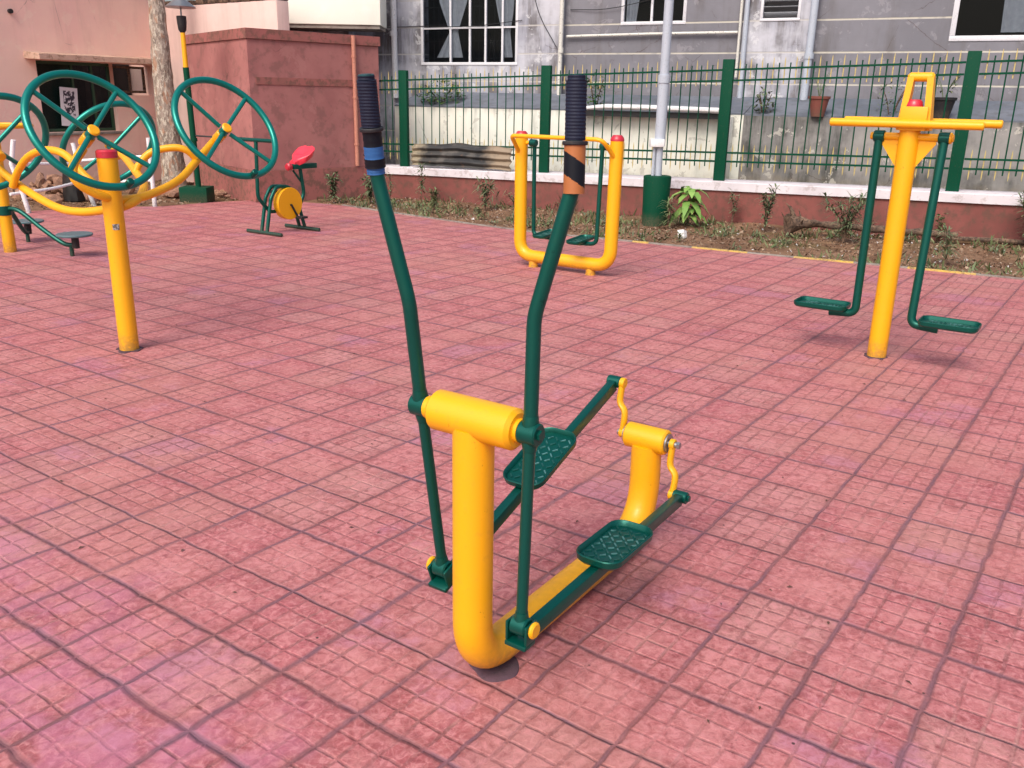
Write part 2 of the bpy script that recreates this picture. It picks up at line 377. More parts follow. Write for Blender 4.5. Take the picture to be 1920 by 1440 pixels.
def cyl(bm, a, b, r, seg=20, ch=0., mi=0):
    a, b = Vector(a), Vector(b); d = (b-a).normalized()
    if ch: tube(bm, [a, a+d*ch, b-d*ch, b], [r-ch, r, r, r-ch], seg, True, mi)
    else: tube(bm, [a, b], r, seg, True, mi)
def dome(bm, c, r, h, seg=20, rings=5, axis=(0, 0, 1)):
    ax = Vector(axis).normalized(); c = Vector(c)
    pts = [c+ax*(h*math.sin(i/rings*math.pi/2)) for i in range(rings+1)]
    rs = [max(r*math.cos(i/rings*math.pi/2), .001) for i in range(rings+1)]
    tube(bm, [c-ax*.012]+pts, [r]+rs, seg, True)
def prism(bm, poly, z0, z1, mi=0):
    a = [bm.verts.new((x, y, z0)) for x, y in poly]; b = [bm.verts.new((x, y, z1)) for x, y in poly]; n = len(poly)
    for i in range(n): bm.faces.new((a[i], a[(i+1) % n], b[(i+1) % n], b[i])).material_index = mi
    bm.faces.new(a[::-1]).material_index = mi; bm.faces.new(b).material_index = mi
def NB(): return bmesh.new()
def frame(loc, rz=0): return Matrix.Translation(loc) @ Matrix.Rotation(rz, 4, 'Z')

def obj(name, bm, mats, parent=None, world=False, sharp=35, loc=None):
    """link bm as one mesh object; coordinates are the parent's own unless world=True"""
    if parent is not None and world:
        m = Matrix.Identity(4); p = parent
        while p is not None: m = frame(p.location, p.rotation_euler.z) @ m; p = p.parent
        bm.transform(m.inverted())
    if loc is not None: bm.transform(Matrix.Translation(-Vector(loc)))
    bmesh.ops.recalc_face_normals(bm, faces=bm.faces)
    me = bpy.data.meshes.new(name); bm.to_mesh(me); bm.free()
    for f in me.polygons: f.use_smooth = True
    me.set_sharp_from_angle(angle=R(sharp))
    for m in (mats if isinstance(mats, (list, tuple)) else [mats]): me.materials.append(m)
    o = bpy.data.objects.new(name, me); COL.objects.link(o)
    if parent is not None: o.parent = parent
    if loc is not None: o.location = loc
    return o
def tag(o, label=None, cat=None, group=None, kind=None):
    if label: o['label'] = label
    if cat: o['category'] = cat
    if group: o['group'] = group
    if kind: o['kind'] = kind
    return o
def thing(name, label, cat, loc=(0, 0, 0), rz=0, group=None):
    o = bpy.data.objects.new(name, None); COL.objects.link(o); o.empty_display_size = .2
    o.location = loc; o.rotation_euler = (0, 0, rz); return tag(o, label, cat, group)
EA = -math.atan2(.563, .826)          # direction the machines and the tiles are set out in

# ================================================================== SETTING
b = NB(); NX, NY = 150, 150
def soil_h(x, y):
    return -.03+.05*mnoise.noise(Vector((x*.7, y*.7, 0)))+.03*mnoise.noise(Vector((x*2.6, y*2.6, 3)))
xs = [-60]+[-11+22*i/NX for i in range(NX+1)]+[60]; ys = [-30]+[6+14*i/NY for i in range(NY+1)]+[90]
vv = [[b.verts.new((x, y, min(-.012, soil_h(x, y)-.02) if False else soil_h(x, y))) for y in ys] for x in xs]
EDGE = [(-9.5, 10.0), (-8.2, 10.7), (-6.658, 11.552), (-6.205, 12.028), (-5.663, 12.423), (-4.968, 12.6), (-4.469, 13.2), (-3.79, 13.7), (-3.256, 13.5), (-2.545, 13.136),
        (-1.991, 12.6), (-.438, 11.25), (.221, 10.74), (1.593, 9.99), (2.49, 9.5), (3.268, 9.09), (3.902, 8.76), (4.791, 8.264), (6.5, 7.2), (9.5, 5.3)]
def edge_y(x):
    for (x0, y0), (x1, y1) in zip(EDGE, EDGE[1:]):
        if x0 <= x <= x1: return y0+(y1-y0)*(x-x0)/(x1-x0)
    return -99
for col in vv:
    for v in col:
        e = edge_y(v.co.x)
        if v.co.y < e+.12: v.co.z = -.09
        elif v.co.y < e+.5: v.co.z = max(-.03, v.co.z)-.0
for i in range(len(xs)-1):
    for j in range(len(ys)-1): b.faces.new((vv[i][j], vv[i+1][j], vv[i+1][j+1], vv[i][j+1]))
tag(obj('ground', b, SOIL, sharp=180), 'brown bare soil strip with litter between the tiles and the walls', kind='structure')

b = NB()
poly = EDGE+[(12, 3.5), (12, -6), (-12, -6), (-12, 10)]
top = [b.verts.new((x, y, 0)) for x, y in poly]; b.faces.new(top)
low = [b.verts.new((x, y, -.08)) for x, y in poly]
for i in range(len(poly)): b.faces.new((top[i], top[(i+1) % len(poly)], low[(i+1) % len(poly)], low[i]))
tag(obj('pavement', b, TILES, sharp=20), 'pink chequered concrete tile paving of the exercise yard', kind='structure')

# kerb of alternately painted stones along the tiles
KY = m_plaster('kerb_yellow_paint', (.66, .45, .1), (.52, .37, .14), (.22, .15, .09), 3, .85, False)
b = NB(); path = [Vector((x, y)) for x, y in EDGE[9:]]
seg = []; tot = 0
for p, q in zip(path, path[1:]):
    L = (q-p).length; n = max(1, round(L/.1))
    for k in range(n): seg.append((p.lerp(q, k/n), p.lerp(q, (k+1)/n)))
for i, (p, q) in enumerate(seg):
    d = (q-p).normalized(); n = Vector((-d.y, d.x)); n = n if n.y > 0 else -n
    tot += (q-p).length
    mi = 1 if ((tot-.05) % 1.12) < .62 and p.x > 1.3 else 0
    z1 = .012+.004*mnoise.noise(Vector((tot*.7, 0, 0)))
    a0, a1 = p+n*.004, q+n*.004; c0, c1 = p+n*.05, q+n*.05
    vs = [b.verts.new((w.x, w.y, z)) for z in (-.1, z1) for w in (a0, a1, c1, c0)]
    for f in ((4, 5, 6, 7), (0, 1, 5, 4), (2, 3, 7, 6), (0, 3, 7, 4), (1, 2, 6, 5)): b.faces.new([vs[k] for k in f]).material_index = mi
tag(obj('kerb', b, [CONC, KY], sharp=20), 'flush kerb with alternate yellow painted stones', kind='structure')

def litter(name, n, reg, mat, size, label, upright=0.):
    b = NB(); k = 0
    while k < n:
        x, y = random.uniform(*reg[0]), random.uniform(*reg[1])
        if not reg[2](x, y): continue
        k += 1
        z = soil_h(x, y)+.008; s = size*random.uniform(.4, 1.3); a = random.uniform(0, 6.28)
        m = Matrix.Translation((x, y, z)) @ Euler((random.gauss(0, .5)+(upright*random.uniform(.8, 1.5)), random.gauss(0, .5), a)).to_matrix().to_4x4()
        w = s*random.uniform(.3, .6) if not upright else s*.12
        b.faces.new([b.verts.new(m @ Vector(p)) for p in ((-w, 0, 0), (0, -s*.1, .004), (w, 0, 0), (w*.3, s, .01), (-w*.4, s*.9, 0))])
    return tag(obj(name, b, mat), label, kind='stuff', cat='ground cover')
def wall_y(x): return 13.68-.51*x
strip = lambda x, y: y > edge_y(x)+.08 and y < (wall_y(x)-.03 if x > -2.2 else 17)
litter('dry_leaf_litter', 3800, ((-2.9, 7.), (7.5, 15), strip), LITTER, .032, 'dry brown leaves and husks scattered over the soil strip')
litter('pale_flecks', 500, ((-2.9, 7.), (7.5, 15), strip), WHT, .022, 'tiny pale chips and paper bits on the soil strip')
litter('rubble_litter', 2200, ((-9, -3.6), (11.5, 16.5), strip), LITTER, .045, 'dry debris scattered on the ground at the pink building')
litter('grass_tufts', 1700, ((-3.2, 7.), (7.5, 15), lambda x, y: strip(x, y) and mnoise.noise(Vector((x*1.3, y*1.3, 8))) > .05), LITG, .085, 'short sparse grass and seedlings on the soil strip', 1.)

b = NB()
for k in range(420):
    x, y = random.uniform(-4, 5), random.uniform(1.2, 9.5)
    if y > edge_y(x)-.1: continue
    a = random.uniform(0, 6.28); l = random.uniform(.004, .013); w = l*random.uniform(.25, .6)
    d = Vector((math.cos(a), math.sin(a), 0)); n = Vector((-d.y, d.x, 0)); c = Vector((x, y, .003))
    b.faces.new([b.verts.new(p) for p in (c-d*l, c-n*w+Vector((0, 0, .003)), c+d*l, c+n*w+Vector((0, 0, .004)))])
SEED = G('dry_seed').fin((.10, .05, .035), .9)
tag(obj('seed_litter', b, SEED), 'tiny dry seeds and leaf scraps scattered over the tiles', 'litter', kind='stuff')

b = NB()
for k in range(70):
    while True:
        x, y = random.uniform(-2.9, 7.), random.uniform(7.5, 15)
        if strip(x, y): break
    hh = random.uniform(.05, .2)*(1.4 if y > wall_y(x)-.5 else .8)
    for q in range(random.randint(8, 34)):
        a = random.uniform(0, 6.28); l = hh*random.uniform(.5, 1.1); w = random.uniform(.004, .011); e = random.uniform(.35, 1.4)
        c = Vector((x+random.gauss(0, .05), y+random.gauss(0, .05), soil_h(x, y)+random.uniform(0, hh*.5)))
        d = Vector((math.cos(a)*math.cos(e), math.sin(a)*math.cos(e), math.sin(e))); n = Vector((-math.sin(a), math.cos(a), 0))
        b.faces.new([b.verts.new(p) for p in (c, c+d*l*.5+n*w, c+d*l-Vector((0, 0, l*.15)), c+d*l*.5-n*w)])
tag(obj('low_weeds', b, LEAFG), 'tangled grey green seedlings all along the soil strip', 'ground cover', kind='stuff')

# ================================================================== LOW WALL, FENCE
WA = math.atan(-.51)
def F(s, t, z): return (s, t, z)
lw = thing('boundary_wall', 'low dusty red wall with a white painted coping, carrying the green railing fence', 'wall', (0, 13.68, 0), WA)
b = NB()
vs = []
for s in [-2.75+.25*i for i in range(50)]:
    vs.append([b.verts.new((s, t+.01*mnoise.noise(Vector((s*2, z*5, 0))), z)) for t, z in ((0, -.2), (0, .36+.012*s), (.42, .36+.012*s), (.42, -.2))])
for p, q in zip(vs, vs[1:]):
    for k in range(3): b.faces.new((p[k], p[k+1], q[k+1], q[k]))
b.faces.new(vs[0]); b.faces.new(vs[-1])
obj('wall_body', b, LOWW, lw)
b = NB(); vs = []
for s in [-2.75+.2*i for i in range(62)]:
    n1 = .006*mnoise.noise(Vector((s*3, 0, 0))); zt = .478+.012*s
    vs.append([b.verts.new((s, t, z)) for t, z in ((-.03+n1, .362+.012*s), (-.03+n1, zt-.01), (-.02, zt), (.44, zt+.005), (.44, .362+.012*s))])
for p, q in zip(vs, vs[1:]):
    for k in range(4): b.faces.new((p[k], p[k+1], q[k+1], q[k]))
    b.faces.new((p[4], p[0], q[0], q[4]))
b.faces.new(vs[0]); b.faces.new(vs[-1])
obj('coping', b, COPE, lw)
fn = thing('railing_fence', 'dark green steel railing fence with yellow spike pickets on top of the low red wall', 'fence', (0, 13.68, 0), WA)
zt1 = lambda s: 1.845+.033*s; zt2 = lambda s: zt1(s)-.135; zb1 = lambda s: .835+.017*s; zb2 = lambda s: zb1(s)-.115; zc = lambda s: .478+.012*s
PS = [-2.10, .39, 3.04, 5.93, 8.8]
for s in PS:
    b = NB(); bbox(b, (s-.075, .115, zc(s)-.02), (s+.075, .185, 1.985+.03*s), .006); obj('post', b, GRN2, fn)
ends = [-2.72]+PS
for s0, s1 in zip(ends, ends[1:]):
    a, c = s0+(.078 if s0 > -2.7 else 0), s1-.078
    pn = NB()
    n = max(2, round((c-a)/.142)); 
    for k in range(1, n):
        s = a+(c-a)*k/n+random.uniform(-.006, .006); tw = random.uniform(-.004, .004)
        tube(pn, [(s+tw, .15, zb2(s)-.07), (s-tw, .15, zt1(s)+.065)], .0085, 6)
    panel = obj('picket_panel', pn, GRN2, fn)
    for zf, dt in ((zt1, .0), (zt2, 0), (zb1, 0), (zb2, 0)):
        b = NB(); h = .012
        v = [b.verts.new((s, .15+t, zf(s)+z)) for s in (a, c) for t, z in ((-.016, -h), (.016, -h), (.016, h), (-.016, h))]
        for f in ((0, 1, 5, 4), (1, 2, 6, 5), (2, 3, 7, 6), (3, 0, 4, 7), (0, 1, 2, 3), (4, 5, 6, 7)): b.faces.new([v[k] for k in f])
        obj('rail', b, GRN2, panel)
    b = NB()
    for k in range(n):
        s = a+(c-a)*(k+.5)/n
        tube(b, [(s, .15, zt2(s)-.06), (s, .15, zt1(s)+.08), (s, .15, zt1(s)+.135)], [.007, .007, .002], 6)
    obj('upper_spikes', b, SPIKE, panel); b = NB()
    for k in range(n):
        s = a+(c-a)*(k+.5)/n
        tube(b, [(s, .15, zb2(s)-.13), (s, .15, zb2(s)-.085), (s, .15, zb1(s)+.06), (s, .15, zb1(s)+.11)], [.002, .007, .007, .002], 6)
    obj('lower_spikes', b, SPIKE, panel)

# corrugated sheet leaning on the fence
b = NB(); nx, nz = 24, 36; g_ = []
for i in range(nx+1):
    row = []
    for j in range(nz+1):
        s = i/nx*1.78; h = j/nz; z = h*.36*(1-.12*abs(s-.9))
        row.append(b.verts.new((s+.03*mnoise.noise(Vector((h*4, s, 0))), .022*math.sin(h*2*math.pi*3.4)+h*.06, z+.018*mnoise.noise(Vector((s*3, h*2, 5))))))
    g_.append(row)
for i in range(nx):
    for j in range(nz): b.faces.new((g_[i][j], g_[i+1][j], g_[i+1][j+1], g_[i][j+1]))
cs = obj('corrugated_sheet', b, CORR); cs.location = Matrix.Translation((0, 13.68, 0)) @ Matrix.Rotation(WA, 4, 'Z') @ Vector((-1.88, -.0, .495)); cs.rotation_euler = (0, 0, WA)
md = cs.modifiers.new('thick', 'SOLIDIFY'); md.thickness = .004
tag(cs, 'rusty blackened corrugated iron sheet lying along the white coping in front of the railings', 'metal sheet')

# ================================================================== COMPOUND WALL AND GREY BUILDING BEHIND
cw = thing('compound_wall', 'mould streaked white rendered wall behind the green railings', 'wall', (0, 13.68, 0), WA)
b = NB(); bbox(b, (-3.0, 1.2, -.2), (3.05, 1.4, 1.37)); obj('wall_body', b, COMPW, cw)
b = NB(); bbox(b, (3.055, 1.19, -.2), (11, 1.4, 1.36)); tag(obj('wall_body', b, COMPD, cw), 'grey mouldy stretch of the wall')
b = NB()
for s0, s1, tz in ((-3.0, 3.05, 1.37), (3.055, 11, 1.36)):
    v = [b.verts.new(p) for p in ((s0, 1.195, tz), (s1, 1.195, tz), (s1, 1.195, tz+.02), (s0, 1.195, tz+.02), (s0, 2.09, 1.62), (s1, 2.09, 1.62), (s0, 2.09, 1.2), (s1, 2.09, 1.2))]
    for f in ((0, 1, 2, 3), (3, 2, 5, 4), (0, 3, 4, 6), (1, 7, 5, 2), (0, 6, 7, 1)): b.faces.new([v[k] for k in f])
obj('sloping_ledge', b, LEDGE, cw)
b = NB(); b2 = NB(); tube(b, [(.55, 1.05, 1.40), (1.0, .98, 1.44), (1.7, .98, 1.44), (2.75, .98, 1.42)], [.03, .04, .04, .04], 10, flat=(1, 1.4)); obj('drain_edge', b, WHT, cw)
bbox(b2, (.6, 1.0, 1.30), (2.75, 1.2, 1.38)); obj('shadow_strip', b2, BLK, cw)  # solid black strip standing in for the shade under the drain edge
b = NB(); bbox(b, (2.75, .95, .3), (2.92, 1.19, 1.34), .01); obj('white_pier', b, COMPW, cw)

gb = thing('grey_building', 'weathered grey house with white framed windows behind the railings', 'house', (0, 13.68, 0), WA)
def wallface(b, s0, s1, t, z0, z1, holes, depth=.22):
    """front face at depth t with rectangular holes and their reveals"""
    ss = sorted(set([s0, s1]+[h[0] for h in holes]+[h[1] for h in holes])); zs = sorted(set([z0, z1]+[h[2] for h in holes]+[h[3] for h in holes]))
    for i in range(len(ss)-1):
        for j in range(len(zs)-1):
            cx, cz = (ss[i]+ss[i+1])/2, (zs[j]+zs[j+1])/2
            if any(h[0] < cx < h[1] and h[2] < cz < h[3] for h in holes): continue
            b.faces.new([b.verts.new(p) for p in ((ss[i], t, zs[j]), (ss[i+1], t, zs[j]), (ss[i+1], t, zs[j+1]), (ss[i], t, zs[j+1]))])
    for h in holes:
        x0, x1, a, c = h; q = [(x0, a), (x1, a), (x1, c), (x0, c)]
        for k in range(4):
            (xa, za), (xb, zb) = q[k], q[(k+1) % 4]
            b.faces.new([b.verts.new(p) for p in ((xa, t, za), (xb, t, zb), (xb, t+depth, zb), (xa, t+depth, za))])
TB = 2.1
secs = [(-6.5, -.28, TB, GREYS, [(-3.0, -1.1, 2.09, 3.6)]), (-.28, 2.70, TB+.10, GREYW, [(.73, 1.76, 2.70, 3.6)]),
        (2.70, 3.74, TB, GREYS, [(2.96, 3.5, 2.71, 3.15)]), (3.74, 11.5, TB+.06, GREYW, [(5.57, 6.9, 2.43, 3.7)])]
prev = None
for s0, s1, t, m, holes in secs:
    b = NB(); wallface(b, s0, s1, t, 0, 6, holes)
    for s, tt in ((s0, t), (s1, t)):
        b.faces.new([b.verts.new(p) for p in ((s, tt, 0), (s, tt+.3, 0), (s, tt+.3, 6), (s, tt, 6))])
    obj('wall_section', b, m, gb, sharp=20)
b = NB(); v = [(-6.5, TB+.3), (11.5, TB+.3), (11.5, TB+4), (-6.5, TB+4)]
bbox(b, (-6.5, TB+1.6, 0), (11.5, TB+1.65, 6)); bbox(b, (-6.5, TB+.0, 6.0), (11.5, TB+4, 6.12)); bbox(b, (-6.5, TB+.45, 0), (-6.45, TB+1.6, 6)); bbox(b, (11.45, TB+.45, 0), (11.5, TB+1.6, 6))
obj('room_interior', b, DARK, gb)
def window(par, s0, s1, z0, z1, t, mull, trans, grille=True, curtain=(), fw=.05, fd=.05, fmat=None):
    b = NB()
    for a, c in (((s0, z0), (s1, z0+fw)), ((s0, z1-fw), (s1, z1)), ((s0, z0+fw+.001), (s0+fw, z1-fw-.001)), ((s1-fw, z0+fw+.001), (s1, z1-fw-.001))):
        bbox(b, (a[0], t, a[1]), (c[0], t+fd, c[1]), .004)
    w = obj('window', b, fmat or ALU, par)
    b = NB()
    for m in mull: bbox(b, (m-.018, t+.006, z0+fw), (m+.018, t+fd-.004, z1-fw))
    for z in trans: bbox(b, (s0+fw, t+.010, z-.014), (s1-fw, t+fd-.008, z+.014))
    if mull or trans: obj('mullions', b, fmat or ALU, w)
    b = NB(); b.faces.new([b.verts.new(p) for p in ((s0+fw, t+.03, z0+fw), (s1-fw, t+.03, z0+fw), (s1-fw, t+.03, z1-fw), (s0+fw, t+.03, z1-fw))]); obj('pane', b, GLASS, w)
    if grille:
        b = NB(); n = int((s1-s0)/.1)
        for k in range(1, n): tube(b, [(s0+(s1-s0)*k/n, t+.12, z0), (s0+(s1-s0)*k/n, t+.12, z1)], .006, 5)
        for z in [z0+.12+.28*i for i in range(int((z1-z0)/.28))]: tube(b, [(s0, t+.12, z), (s1, t+.12, z)], .006, 5)
        obj('window_grille', b, BLK, w)
    for c in curtain:
        b = NB(); cols = []
        for i in range(15):
            f = i/14; 
            colm = []
            for z, xa, xb in c:
                x = xa+(xb-xa)*f; colm.append(b.verts.new((x, t+.065+.015*math.sin(f*24), z)))
            cols.append(colm)
        for p, q in zip(cols, cols[1:]):
            for k in range(len(p)-1): b.faces.new((p[k], p[k+1], q[k+1], q[k]))
        obj('curtain', b, CURT, w)
    return w
window(gb, -3.02, -1.08, 2.07, 3.6, TB+.0-.012, [-2.41, -2.02, -1.71, -1.38], [2.68], True,
       [[(3.6, -2.75, -2.02), (3.1, -2.66, -2.1), (2.62, -2.46, -2.28), (2.2, -2.72, -2.18)], [(3.6, -1.66, -1.15), (2.9, -1.5, -1.2), (2.6, -1.42, -1.25), (2.2, -1.36, -1.2)]])
window(gb, .71, 1.78, 2.68, 3.6, TB+.10-.012, [1.22], [], False, [[(3.6, .78, 1.05), (2.7, .78, .95)]])
window(gb, 5.53, 6.94, 2.39, 3.7, TB+.06-.012, [], [], False, [[(3.7, 6.1, 6.8), (2.5, 6.15, 6.6)]], .07)
b = NB()
for a, c in (((2.94, 2.69), (3.52, 2.73)), ((2.94, 3.13), (3.52, 3.17)), ((2.94, 2.731), (2.98, 3.129)), ((3.48, 2.731), (3.52, 3.129))): bbox(b, (a[0], TB-.012, a[1]), (c[0], TB+.05, c[1]), .003)
vn = obj('louvre_vent', b, ALU, gb)
b = NB()
for k in range(5): box(b, (.5, .1, .008), (3.23, TB+.05, 2.78+.08*k), Euler((R(-38), 0, 0)))
obj('louvre_slats', b, STEEL, vn)
def pipe(name, pts, r, mat, par, collars=()):
    b = NB(); tube(b, pts, r, 12)
    for p in collars: cyl(b, (p[0], p[1], p[2]-.04), (p[0], p[1], p[2]+.04), r*1.25, 12)
    return obj(name, b, mat, par)
pipe('downpipe', [(-3.55, TB-.06, 1.5), (-3.58, TB-.06, 6)], .055, WHT, gb, [(-3.57, TB-.06, 2.6)])
pipe('downpipe', [(-.27, TB-.05, 1.5), (-.25, TB-.05, 6)], .036, PIPEW, gb, [(-.26, TB-.05, 2.3)])
pipe('downpipe', [(2.76, TB-.05, 1.5), (2.73, TB-.05, 6)], .035, PIPEG, gb)
pipe('downpipe', [(2.66, TB+.0, 1.9), (2.64, TB+.0, 6)], .022, PIPEW, gb)
pipe('downpipe', [(3.71, TB-.07, 1.38), (3.74, TB-.07, 6)], .055, PIPEG, gb, [(3.72, TB-.07, 2.2)])
pipe('waste_pipe', [(-.2, TB+.04, 2.52), (1.2, TB+.04, 2.54), (2.62, TB+.04, 2.545)], .022, PIPEW, gb)
b = NB()
for pts in ([(-.9, TB-.02, 3.6), (-.7, TB-.02, 2.9), (-.35, TB-.03, 2.35)], [(-.17, TB+.08, 2.93), (.7, TB+.05, 2.95), (2.4, TB+.05, 3.3)], [(-3.9, TB-.02, 2.7), (-3.1, TB-.02, 2.72), (-2.0, TB-.03, 2.70), (-1.0, TB-.02, 2.78)]):
    tube(b, spline(pts, 5), .006, 5)
obj('cable', b, BLK, gb)

# pots on the ledge of the compound wall
def pot(name, label, s, z, r, h, mat, plant_label, sparse):
    o = thing(name, label, 'plant pot', tuple(Matrix.Translation((0, 13.68, 0)) @ Matrix.Rotation(WA, 4, 'Z') @ Vector((s, 1.18, z))), WA)
    b = NB(); tube(b, [(0, 0, 0), (0, 0, .02), (0, 0, h-.04), (0, 0, h-.035), (0, 0, h), (0, 0, h), (0, 0, h-.05)], [r*.62, r*.65, r*.96, r*1.06, r*1.08, r*.93, r*.9], 18); obj('pot_body', b, mat, o)
    b = NB()
    for k in range(6):
        a = random.uniform(0, 6.28); l = random.uniform(.2, .34)
        pts = [Vector((0, 0, h-.05)), Vector((math.cos(a)*.06, math.sin(a)*.06, h+l*.5)), Vector((math.cos(a)*.16, math.sin(a)*.12, h+l))]
        tube(b, spline(pts, 4), .004, 5)
        for j in range(sparse):
            t = random.uniform(.3, 1); c = pts[0].lerp(pts[2], t); leaf(b, c, random.uniform(0, 6.28), random.uniform(-.6, .8), .05, .018)
    obj('plant_stems', b, LEAFG, o)
def leaf(b, c, az, el, L, w, droop=.3):
    c = Vector(c); d = Vector((math.cos(az)*math.cos(el), math.sin(az)*math.cos(el), math.sin(el))); s = Vector((-math.sin(az), math.cos(az), 0))
    p = [c, c+d*L*.4+s*w*.5, c+d*L*.4-s*w*.5, c+d*L*.75+s*w*.4+Vector((0, 0, -droop*L*.2)), c+d*L*.75-s*w*.4+Vector((0, 0, -droop*L*.2)), c+d*L+Vector((0, 0, -droop*L*.5))]
    v = [b.verts.new(q) for q in p]
    b.faces.new((v[0], v[1], v[2])); b.faces.new((v[1], v[3], v[4], v[2])); b.faces.new((v[3], v[5], v[4]))
pot('plant_pot', 'red brown clay pot with bare twigs on the wall ledge', 4.07, 1.37, .14, .27, TERRA, '', 3)
pot('plant_pot', 'black plastic pot with trailing leaves on the wall ledge', 5.63, 1.38, .15, .27, BLK, '', 9)

def bush(name, label, loc, r, h, n, mat, cat='bush', stems=5, L=.09):
    o = thing(name, label, cat, loc)
    b = NB()
    for k in range(stems):
        a = random.uniform(0, 6.28); tube(b, spline([(0, 0, 0), (math.cos(a)*r*.3, math.sin(a)*r*.3, h*.5), (math.cos(a)*r*.7, math.sin(a)*r*.7, h*.85)], 4), .006, 5)
    obj('stem', b, WOODD, o)
    b = NB()
    for k in range(n):
        while True:
            p = Vector((random.uniform(-1, 1), random.uniform(-1, 1), random.uniform(-.7, 1)))
            if p.length < 1 and mnoise.noise(p*2.2+Vector(loc)) > -.15: break
        leaf(b, (p.x*r, p.y*r, h*.55+p.z*h*.5), random.uniform(0, 6.28), random.uniform(-.5, .8), L*random.uniform(.6, 1.2), L*.35)
    obj('foliage', b, mat, o); return o
def fp(s, t, z): return tuple(Matrix.Translation((0, 13.68, 0)) @ Matrix.Rotation(WA, 4, 'Z') @ Vector((s, t, z)))
bush('wall_bush', 'green bush growing out behind the leftmost fence post', fp(-2.2, 1.45, 1.3), .42, .5, 520, LEAF)
bush('wall_bush', 'small leafy creeper beside the second fence post', fp(.72, 1.25, 1.2), .16, .75, 190, LEAF)
bush('wall_bush', 'dry twiggy shrub by the third fence post', fp(3.3, 1.3, 1.3), .16, .42, 110, LEAFG)
bush('wall_bush', 'straggly thin leaved shrub on the ledge between the two pots', fp(5.0, 1.35, 1.3), .25, .55, 130, LEAFG, L=.06)

# ================================================================== WHITE BALCONY BUILDING
wb = thing('cream_building', 'bright cream white overhanging balcony block above the dusty red enclosure', 'building', (-3.4, 16, 0))
b = NB(); bbox(b, (-4.41, 16, 2.66), (-2.32, 16.75, 4.2), .01); obj('balcony', b, CREAM, wb, True)
b = NB(); bbox(b, (-4.39, 16.03, 2.60), (-2.34, 16.75, 2.657)); obj('balcony_soffit', b, CONC, wb, True)
b = NB(); bbox(b, (-4.2, 16.76, 0), (-3.0, 18.2, 6)); obj('wall', b, GREYS, wb, True)

# ================================================================== DUSTY RED ENCLOSURE
be = thing('plaster_enclosure', 'dusty red flat topped masonry enclosure with a pipe down its side', 'outbuilding', (-3.83, 13.35, 0))
C0, CL, CR = Vector((-3.83, 13.35, 0)), Vector((-5.42, 15.4, 0)), Vector((-2.2, 14.85, 0))
CB = CL+(CR-C0)
def walls(b, pts, z0, z1, cap=True):
    prism(b, [(p.x, p.y) for p in pts], z0, z1)
def off(k): 
    c = (C0+CL+CR+CB)/4; return [c+(p-c).normalized()*((p-c).length+k) for p in (C0, CR, CB, CL)]
b = NB(); walls(b, off(0), .45, 2.27); obj('wall', b, BOXW, be, True, 20)
b = NB(); walls(b, off(.035), 2.273, 2.41); obj('parapet_band', b, PLINTHP, be, True, 20)
b = NB(); walls(b, off(.06), -.2, .447); obj('plinth', b, PLINTHP, be, True, 20)
dR = (CR-C0).normalized(); nR = Vector((dR.y, -dR.x, 0))
b = NB(); p = C0+dR*1.73+nR*.05; tube(b, [p+Vector((0, 0, .47)), p+Vector((0, 0, 2.40))], .032, 10)
for z in (.8, 1.5, 2.1): cyl(b, p+Vector((0, 0, z-.015)), p+Vector((0, 0, z+.015)), .042, 10)
ORP = paint('salmon_pipe', (.5, .21, .15), .6, 0, 0, .5); obj('downpipe', b, ORP, be, True)
b = NB(); q0 = C0+dR*.1+nR*.012; q1 = C0+dR*1.85+nR*.012
for z in (1.66,):
    v = [b.verts.new(x) for x in (q0+Vector((0, 0, z)), q1+Vector((0, 0, z)), q1+Vector((0, 0, z+.10)), q0+Vector((0, 0, z+.10)))]; b.faces.new(v)
    v2 = [b.verts.new(x-nR*.02) for x in (q0+Vector((0, 0, z)), q1+Vector((0, 0, z)), q1+Vector((0, 0, z+.10)), q0+Vector((0, 0, z+.10)))]
    for k in range(4): b.faces.new((v[k], v[(k+1) % 4], v2[(k+1) % 4], v2[k]))
obj('wall_band', b, PLINTHP, be, True, 20)

# ================================================================== PINK BUILDING
PR = math.atan2(.849, .529)
pk = thing('pink_building', 'pale pink rendered house with a barred window under a thin concrete sunshade', 'house', (-7.82, 15.0, 0), PR)
# local x runs along the wall to the right, local -y faces the yard
b = NB(); wallface(b, -3.2, 2.42, 0, -.2, 6.5, [(.13, 1.50, .86, 1.98), (1.50, 2.28, 1.46, 1.98)], .2)
b.faces.new([b.verts.new(p) for p in ((2.42, 0, -.2), (2.42, 3.2, -.2), (2.42, 3.2, 6.5), (2.42, 0, 6.5))])
obj('wall', b, PINKW, pk, sharp=20)
b = NB(); bbox(b, (-.2, .8, .2), (2.4, .85, 2.3)); obj('room_interior', b, DARK, pk)
b = NB(); v = []
for i in range(26):
    x = -.05+2.5*i/25; n1 = .012*mnoise.noise(Vector((x*4, 0, 0)))
    v.append([b.verts.new((x, y, z)) for y, z in ((.0, 2.0), (-.42+n1, 1.985), (-.42+n1, 2.07+n1), (.0, 2.11))])
for p, q in zip(v, v[1:]):
    for k in range(4): b.faces.new((p[k], p[(k+1) % 4], q[(k+1) % 4], q[k]))
b.faces.new(v[0]); b.faces.new(v[-1])
obj('sunshade', b, AWN, pk)
GW = paint('dark_green_window_wood', (.02, .07, .035), .6, 0, 0, .4)
w = window(pk, .13, 1.50, .86, 1.98, .1, [.8, 1.16], [], True, (), .05, .04, GW)
b = NB(); wallface(b, .17, .82, .16, .9, 1.96, []); bbox(b, (.18, .17, .9), (.8, .19, 1.96)); obj('shutter', b, GW, w)
window(pk, 1.55, 2.22, 1.5, 1.95, .12, [1.9], [], False, (), .04, .04, WOODD)
